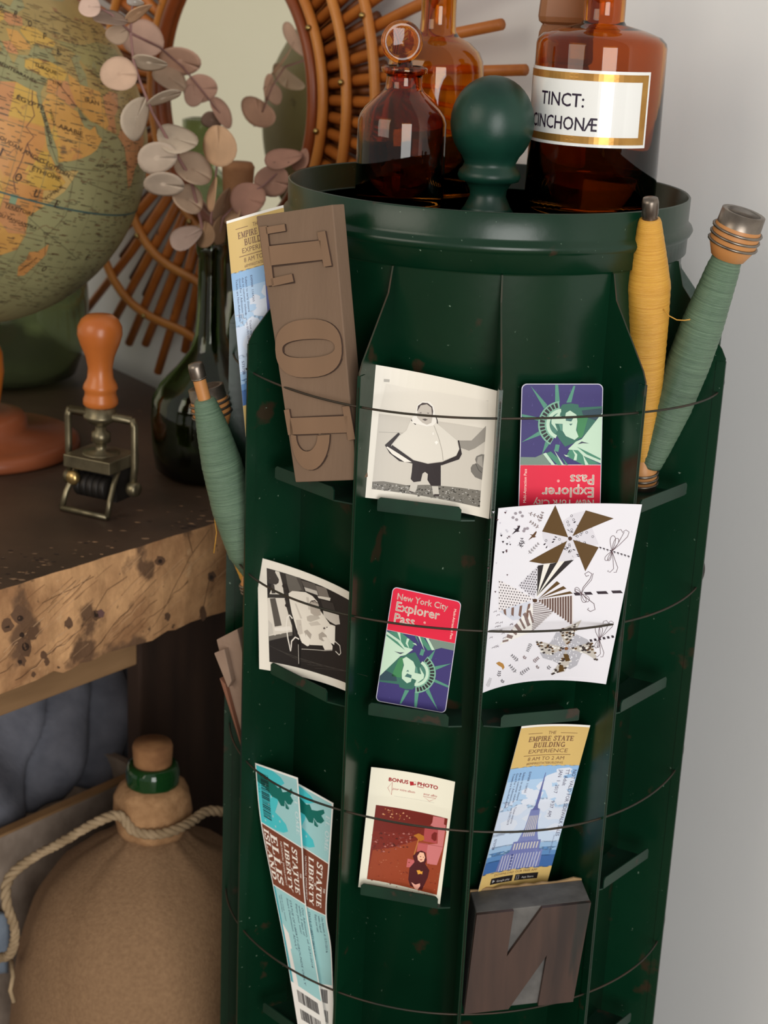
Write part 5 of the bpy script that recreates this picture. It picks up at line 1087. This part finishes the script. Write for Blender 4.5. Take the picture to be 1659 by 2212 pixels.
# ================================================================== numbering stamp
sp = at_z(196, 1108, zt); d0 = at_z(240, 1137, zt)-at_z(127, 1112, zt); sx_ = d0.normalized(); sy_ = Vector((-sx_.y, sx_.x, 0))
XS = frame_mat(sp, sx_, sy_, Vector((0, 0, 1)))
stp = thing('hand_stamp', sp, 'old hand numbering stamp with turned wooden handle on the bench', 'stamp')
NI = M('tarnished_nickel', rgb(138, 128, 102), rgb(96, 87, 68), scale=40, rough=.38, metal=.85); DKM = M('blackened_metal', rgb(44, 40, 36), rgb(30, 27, 25), scale=40, rough=.5, metal=.6)
HW = M('handle_wood', rgb(190, 108, 48), rgb(164, 86, 36), scale=12, rough=.3, bump=.04, spots=[(rgb(74, 44, 28), 30, .66)])
hz = lambda y: at_y(196, y, sp.y+.004).z
def T(p): return XS @ Vector(p)
zc = lambda y: hz(y)-zt
XH = Matrix.Translation(T((0, .018, 0))-Vector((0, 0, 0)))
hp = []
for hw, y in ((0, 884), (34, 884), (40, 878), (40, 868), (36, 858), (36, 850), (40, 844), (38, 836), (30, 822), (28, 800), (33, 775), (44, 750), (51, 728), (50, 710), (42, 695), (30, 686), (0, 684)): hp.append((hw*1.47/F, zc(y)))
b = MB(); b.lathe(hp, XH, 40); b.build('handle', HW, stp)
b = MB(); b.lathe([(0, zc(925)), (.006, zc(925)), (.013, zc(915)), (.0165, zc(908)), (.0165, zc(902)), (.0145, zc(898)), (.0145, zc(883)), (0, zc(883))], XH, 32); b.build('collar', NI, stp)
b = MB(); b.lathe([(0, zc(990)), (.019, zc(988)), (.017, zc(982)), (.005, zc(980)), (.005, zc(962)), (.009, zc(960)), (.009, zc(940)), (.0055, zc(936)), (.0055, zc(920)), (0, zc(920))], XH, 28); b.build('plunger', NI, stp)
zb0, zb1 = zc(1012), zc(985)
b = MB(); b.box((-.027, -.006, zb0), (.027, .042, zb1), XS); bev(b.build('head_plate', NI, stp), .001)
b = MB(); b.box((-.0235, .010, .012), (.0235, .034, zb0), XS); nbx = b.build('number_box', DKM, stp)
for k in range(5):
    b = MB(); b.lathe([(0, -.0035), (.0105, -.0035), (.0115, -.002), (.0115, .002), (.0105, .0035), (0, .0035)], XS @ Matrix.Translation((-.014+.0072*k, .006, .026)) @ Matrix.Rotation(math.pi/2, 4, 'Y'), 20); b.build('number_wheel', DKM, nbx)
b = MB()
for s_ in (-1, 1): b.tube([T((.0235*s_, .012, zb0)), T((.0235*s_, .004, .03)), T((.0255*s_, -.004, .018)), T((.0265*s_, -.010, .0032))], .0029, 8)
b.tube([T((-.0265, -.010, .0031)), T((.0265, -.010, .0031))], .0030, 8); b.build('foot_frame', NI, stp)
b = MB(); zy = zc(903)
b.tube([T((-.036, .018, zy)), T((.036, .018, zy))], .0045, 4); b.build('yoke_bar', NI, stp)
for s_ in (-1, 1):
    b = MB(); b.tube([T((.036*s_, .018, zy+.002)), T((.0385*s_, .018, zy-.006)), T((.0385*s_, .018, .048)), T((.036*s_, .018, .026))], .0036, 8)
    b.lathe([(0, -.005), (.0062, -.005), (.0075, -.002), (.0075, .003), (.006, .0055), (0, .0055)], XS @ Matrix.Translation((.037*s_, .018, .026)) @ Matrix.Rotation(math.pi/2, 4, 'Y'), 18); b.build('yoke_arm', NI, stp)
b = MB(); b.lathe([(0, -.006), (.005, -.006), (.0075, .0), (.005, .004), (0, .004)], XS @ Matrix.Translation((-.016, -.006, .034)) @ Matrix.Rotation(math.pi/2, 4, 'X'), 16); b.build('thumb_lever', M('worn_brass', rgb(190, 160, 104), rough=.3, metal=.9), stp)

# ================================================================== green glass on the bench
GG = M('green_bottle_glass', rgb(138, 158, 112), rough=.04, trans=1, ior=1.48); GP = M('pale_green_glass', rgb(170, 180, 148), rough=.10, trans=.95, ior=1.48)
Y = 1.662; v0 = at_z(452, 1022, zt); o = thing('green_bottle', (v0.x, v0.y, zt), 'dark green long necked glass bottle holding the dried eucalyptus', 'bottle', 'green glass bottles')
Y = v0.y; pr = px_prof(Y, 455, [(100, 1040), (116, 1015), (124, 960), (127, 900), (124, 858), (108, 828), (72, 792), (44, 755), (34, 720), (30, 660), (28, 600), (28, 556), (31, 548), (33, 540), (33, 528), (29, 525)])
pr[0] = (pr[0][0], zt+.0005); pr[1] = (pr[1][0], zt+.008)
bottle((v0.x, v0.y), pr, .003, GG, o)
v1 = at_z(552, 978, zt); o = thing('green_bottle', (v1.x, v1.y, zt), 'green glass bottle with a wide cork behind the eucalyptus leaves', 'bottle', 'green glass bottles')
Y = v1.y; ck = at_y(510, 470, Y)
pr = px_prof(Y, 520, [(60, 900), (70, 880), (72, 760), (62, 700), (40, 650), (34, 600), (33, 500), (38, 492), (38, 470), (33, 466)]); pr[0] = (pr[0][0], zt+.0005); pr[1] = (pr[1][0], zt+.006)
cx = at_y(513, 470, Y); o.location = (cx.x, v1.y, zt)
bottle((cx.x, v1.y), pr, .003, GG, o)
pc = px_prof(Y, 512, [(0, 480), (29, 480), (33, 400), (35, 366), (36, 360), (30, 350), (0, 350)]); b = MB(); b.lathe(pc, Matrix.Translation(Vector((cx.x, v1.y, 0))), 28); b.build('cork', M('old_cork', rgb(168, 122, 84), rgb(142, 98, 64), scale=40, rough=.85, bump=.2), o)
v2 = at_z(2, 850, zt); v2 = Vector((-.482, 2.0, zt)); o = thing('carboy', v2, 'big green glass carboy on the bench behind the globe', 'carboy')
Y = v2.y; rad = .100
pr = [(.06, zt+.0005), (.088, zt+.01), (.102, zt+.05), (.105, zt+.10), (.102, zt+.15), (.085, zt+.19), (.05, zt+.225), (.022, zt+.25), (.018, zt+.29), (.024, zt+.295), (.024, zt+.31), (.018, zt+.312)]
bottle((v2.x, v2.y), pr, .004, GP, o)

# ================================================================== dried eucalyptus
nk = at_y(455, 528, v0.y)
euc = thing('eucalyptus', (v0.x, v0.y, nk.z), 'dried dusty pink eucalyptus branches standing in the green bottle', 'dried branch')
STM = M('eucalyptus_stem', rgb(150, 112, 106), rgb(128, 92, 86), scale=30, rough=.7)
def D(dy): return v0.y+dy
def stem(pts, r=.0013):
    b = MB(); P = [at_y(x, y, D(k)) for x, y, k in pts]; b.tube(P, [r*(1.2-.5*i/len(P)) for i in range(len(P))], 6); b.build('stem', STM, euc)
stem([(458, 640, 0), (448, 540, 0), (432, 470, -.01), (412, 385, -.02), (372, 318, -.03), (330, 245, -.04), (302, 175, -.045), (288, 130, -.045), (282, 70, -.04), (288, -20, -.03), (300, -90, -.03)], .0015)
stem([(283, 72, -.04), (345, 102, .13), (395, 145, .19), (432, 190, .20), (475, 245, .205)], .0012)
stem([(462, 640, 0), (466, 540, 0), (482, 470, 0), (520, 430, .01), (570, 400, .01), (625, 350, .01)], .0012)
stem([(458, 560, 0), (456, 470, -.01), (466, 380, -.015), (472, 330, -.02)], .0011)
stem([(283, 70, -.04), (240, 30, -.05), (200, 10, -.05)], .001)
def lmat(c): return M('leaf_%d_%d_%d' % c, rgb(*c), rgb(*[int(v*.88) for v in c]), scale=35, rough=.8, bump=.1, bscale=120, spots=[(rgb(*[int(v*.66) for v in c]), 110, .70)])
PK, TP, GY, TN, BR_ = (208, 174, 148), (180, 154, 130), (196, 178, 156), (206, 166, 130), (150, 118, 88)
LEAVES = [(257, 160, 39, 39, 0, -.05, PK), (322, 135, 41, 16, 8, -.044, GY), (295, 256, 29, 49, 20, -.05, GY), (352, 212, 40, 12, -20, -.04, GY), (382, 300, 45, 31, 20, -.03, GY), (339, 341, 42, 36, 0, -.042, (200, 180, 160)), (418, 366, 43, 34, 25, -.02, TP), (353, 398, 43, 27, 8, -.032, (200, 180, 160)), (405, 430, 37, 28, 30, -.015, (186, 160, 136)), (472, 317, 36, 46, 0, -.03, TN), (535, 430, 38, 38, 20, .005, (186, 140, 120)), (588, 391, 39, 34, 15, .012, (190, 146, 126)), (611, 342, 40, 22, -8, .02, (186, 140, 120)), (650, 345, 16, 26, 30, .025, (176, 130, 110)), (402, 512, 36, 25, -25, -.01, (172, 148, 136)), (441, 508, 21, 30, 10, -.012, BR_), (476, 500, 15, 36, 8, .0, BR_), (458, 420, 9, 38, 8, -.02, TN), (483, 445, 16, 42, 18, .01, (160, 128, 100)), (503, 462, 14, 24, 40, .004, TN), (239, 41, 38, 16, 6, -.055, (150, 126, 108)), (300, 27, 36, 11, -32, -.045, TN), (310, 85, 44, 42, 20, .19, (204, 166, 146)), (254, 74, 26, 22, -20, -.04, TP), (193, 14, 25, 23, 0, -.06, (214, 182, 164)), (389, 132, 46, 30, 18, .195, (206, 164, 140)), (367, 170, 40, 26, 28, .19, TP), (432, 192, 36, 33, 0, .205, (202, 158, 136)), (479, 243, 17, 38, -32, .21, (200, 154, 134)), (458, 259, 25, 17, 10, .21, (170, 138, 120)), (420, 205, 22, 26, 0, .20, (190, 150, 130)), (292, 4, 20, 9, 10, -.04, (206, 204, 200)), (275, -50, 38, 30, 20, -.03, PK), (330, -70, 36, 28, -30, -.03, PK)]
for i, (x, y, a, bb, an, dy, col) in enumerate(LEAVES):
    Yd = D(dy); cpt = at_y(x, y, Yd); dep = (cpt-CAM).dot(fw); k = dep/F
    ux = RT*math.cos(R(an))-UP*math.sin(R(an)); uy = RT*math.sin(R(an))+UP*math.cos(R(an)); fwd = -ray(x, y).normalized()
    big = max(a, bb); sm = min(a, bb); tl = math.acos(min(1, sm/big)) if sm < big*.97 else .1
    if a >= bb: e1, e2 = ux, (uy*math.cos(tl)+fwd*math.sin(tl)*(1 if i % 2 else -1))
    else: e1, e2 = uy, (ux*math.cos(tl)+fwd*math.sin(tl)*(1 if i % 2 else -1))
    nn = e1.cross(e2); rad = big*k; ph = random.uniform(0, 6.28); cup = random.uniform(.08, .22)
    def lf(u, v):
        th = 2*math.pi*u; rr = v*rad*(1+.05*math.sin(2*th+ph)+.035*math.sin(3*th+ph*2)); q = cpt+e1*(rr*math.cos(th))+e2*(rr*math.sin(th))
        return q + nn*(cup*rad*v*v*math.cos(th*2+ph)*.6 + .05*rad*abs(math.sin(th))*v)
    b = MB(); b.slab(lf, nn.normalized(), .0004, 22, 5); b.build('leaf', lmat(col), euc)

# ================================================================== under the bench
BUR = M('burlap', rgb(150, 118, 86), rgb(128, 98, 70), scale=260, rough=.9, bump=.5, bscale=500, detail=2, contrast=.3)
BUR2 = M('burlap_collar', rgb(182, 140, 98), rgb(156, 116, 78), scale=120, rough=.9, bump=.4, bscale=300)
Y = 1.468; jc = at_y(330, 1690, Y); jug = thing('burlap_jug', (jc.x, Y, 0), 'large burlap covered demijohn with green glass lip, cork and rope', 'demijohn')
XJ = Matrix.Translation(Vector((jc.x, Y, 0)))
pr = px_prof(Y, 318, [(70, 1790), (88, 1806), (150, 1840), (215, 1890), (258, 1950), (285, 2030), (298, 2120), (303, 2230)])
zlow = pr[-1][1]; pr = pr[::-1]; rbig = pr[0][0]
b = MB(); b.lathe([(0, .001), (rbig*.9, .001), (rbig, .03), (rbig, zlow*.6)] + pr + [(0, pr[-1][1])], XJ, 64)
for v in b.v:
    a = math.atan2(v.y-Y, v.x-jc.x); v += Vector((math.cos(a), math.sin(a), 0))*(.0016*math.sin(a*9+v.z*20)+.001*math.sin(a*17+v.z*50))
b.build('burlap_cover', BUR, jug)
pn_ = px_prof(Y, 332, [(66, 1800), (78, 1780), (84, 1745), (82, 1715), (70, 1695), (58, 1688), (50, 1688)])
b = MB(); b.lathe(pn_, XJ, 48)
for v in b.v:
    a = math.atan2(v.y-Y, v.x-jc.x); v += Vector((math.cos(a), math.sin(a), 0))*(.0012*math.sin(a*7+v.z*90))
b.build('neck_wrap', BUR2, jug)
b = MB(); b.lathe(px_prof(Y, 332, [(46, 1720), (52, 1712), (57, 1690), (58, 1665), (54, 1650), (46, 1646), (40, 1648), (40, 1720), (46, 1720)]), XJ, 40); b.build('glass_lip', M('dark_green_glass', rgb(34, 84, 40), rough=.06, trans=.5, ior=1.5), jug)
b = MB(); b.lathe(px_prof(Y, 332, [(0, 1700), (38, 1700), (42, 1640), (44, 1612), (41, 1604), (0, 1602)]), XJ, 32); b.build('cork', M('jug_cork', rgb(164, 118, 76), rgb(132, 90, 56), scale=50, rough=.85, bump=.25), jug)
RP = M('rope', rgb(176, 152, 120), rgb(140, 118, 88), scale=60, rough=.9, bump=.3)
def rope(path, parent, r=.0048):
    P = [Vector(p) for p in path]; fine = []
    for i in range(len(P)-1):
        p0, p1, p2, p3 = P[max(i-1, 0)], P[i], P[i+1], P[min(i+2, len(P)-1)]
        for j in range(8):
            f_ = j/8; fine.append(p1+(p2-p0)*.5*f_+(p0-p1*2.5+p2*2-p3*.5)*f_*f_+(p1*1.5-p0*.5-p2*1.5+p3*.5)*f_**3)
    fine.append(P[-1]); b = MB(); Ls = 0
    acc = [0]
    for q, w_ in zip(fine, fine[1:]): acc.append(acc[-1]+(w_-q).length)
    for s_ in range(3):
        pts = []
        for i, q in enumerate(fine):
            t = ((fine[min(i+1, len(fine)-1)]-fine[max(i-1, 0)])).normalized(); n1 = t.cross(Vector((0, 0, 1))); n1 = n1.normalized() if n1.length > .1 else Vector((1, 0, 0)); n2 = t.cross(n1); a = acc[i]*280+s_*2.094
            pts.append(q+(n1*math.cos(a)+n2*math.sin(a))*r*.55)
        b.tube(pts, r*.62, 6)
    return b.build('rope', RP, parent)
def jr(x, y, dy): return at_y(x, y, Y+dy)
rope([jr(-10, 2070, -.05), jr(22, 2060, -.07), jr(32, 2010, -.07), jr(14, 1950, -.07), jr(18, 1900, -.06), jr(60, 1860, -.05), jr(140, 1815, -.05), jr(210, 1775, -.045), jr(258, 1762, -.036), jr(290, 1795, -.040), jr(340, 1802, -.043), jr(385, 1790, -.038), jr(420, 1770, -.018)], jug)
rope([jr(420, 1770, -.015), jr(450, 1752, .0), jr(500, 1756, .01)], jug)
# loose rope end
b = MB(); b.tube([jr(24, 2075, -.105), jr(28, 2110, -.122), jr(22, 2140, -.130), jr(30, 2165, -.132)], .0022, 6); b.build('frayed_rope_end', RP, jug)
# weathered crate with a grey blanket
k0 = at_y(0, 1790, 1.56); k0 = Vector((k0.x, k0.y, k0.z)); kP, kn = k0, en
kr = at_plane(330, 1682, kP, kn); ztop = (k0.z+kr.z)/2
crate = thing('crate', (kr.x, kr.y, 0), 'weathered grey wooden crate under the bench behind the jug', 'crate')
CW = M('weathered_board', rgb(182, 164, 148), rgb(124, 108, 94), scale=30, rough=.9, bump=.5, bscale=140, detail=9, contrast=.3); CE = M('crate_edge_wood', rgb(176, 138, 94), rgb(150, 114, 76), scale=20, rough=.8)
r0, l0 = kr.copy(), kr-ed*.42; r0.z = l0.z = 0
def board(p, q, n_, z0, z1, th, m, nm):
    b = MB(); f_ = [p+Vector((0, 0, z0)), q+Vector((0, 0, z0)), q+Vector((0, 0, z1)), p+Vector((0, 0, z1))]; b.hexa(f_, [v+n_*th for v in f_]); return bev(b.build(nm, m, crate), .0015)
board(l0, r0, en, .001, ztop, .012, CW, 'front_board'); board(l0+en*.24, r0+en*.24, en, .001, ztop, .012, CW, 'back_board')
board(r0+en*.013, r0+en*.239, -ed, .001, ztop, .012, CW, 'side_board'); board(l0+en*.013, l0+en*.239, ed, .001, ztop, .012, CW, 'side_board'); board(l0+ed*.013, r0-ed*.013, en, .002, .012, .23, CW, 'bottom_board') if False else None
b = MB(); f_ = [l0+Vector((0, 0, ztop+.0003)), r0+Vector((0, 0, ztop+.0003)), r0+en*.012+Vector((0, 0, ztop+.0003)), l0+en*.012+Vector((0, 0, ztop+.0003))]; b.hexa(f_, [q+Vector((0, 0, .003)) for q in f_]); b.build('top_edge', CE, crate)
BL = M('grey_wool', rgb(128, 129, 138), rgb(98, 100, 110), scale=40, rough=.95, bump=.4, bscale=220, contrast=.3)
smax = (at_plane(322, 1500, kP+kn*.12, kn)-kr).dot(ed)
def bl(u, v):
    s_ = -.50+(.50+smax)*u; hgt = .145*v; fold = .018*math.sin(13*u*1.6+v*2.2)+.012*math.sin(31*u+v*4)+.02*max(0, math.sin(9*u+3*v))
    p = kr+ed*s_+en*(.055+.10*(v)**1.4+fold*.7-.02*math.sin(math.pi*v)+.045*math.exp(-((u-.74-.16*v)/.022)**2)+.05*math.exp(-((u-.87-.13*v)/.024)**2)+.03*math.exp(-((u-.60-.2*v)/.02)**2))+Vector((0, 0, -.025+hgt-.012*math.sin(5*u)*v)); return p
b = MB(); b.slab(bl, -en, .012, 60, 26); tag(b.build('blanket', BL, None, (kr.x-ed.x*.2, kr.y-ed.y*.2, ztop)), 'rumpled grey wool blanket stuffed in the crate under the bench', 'blanket')
q = at_plane(-20, 2040, kP-kn*.016, kn); b = MB()
b.slab(lambda u, v: q+ed*(-.05+.068*u)-kn*(.006+.003*math.sin(7*u)+.003*math.sin(5*v))+Vector((0, 0, .030-.075*v+.005*math.sin(9*u))), -kn, .007, 14, 12)
tag(b.build('blue_cloth', M('pale_blue_cloth', rgb(150, 164, 180), rgb(132, 146, 164), scale=60, rough=.9, bump=.2), None, q-Vector((0, 0, .06))), 'pale blue cloth against the crate front at the left edge, beside the rope', 'cloth')
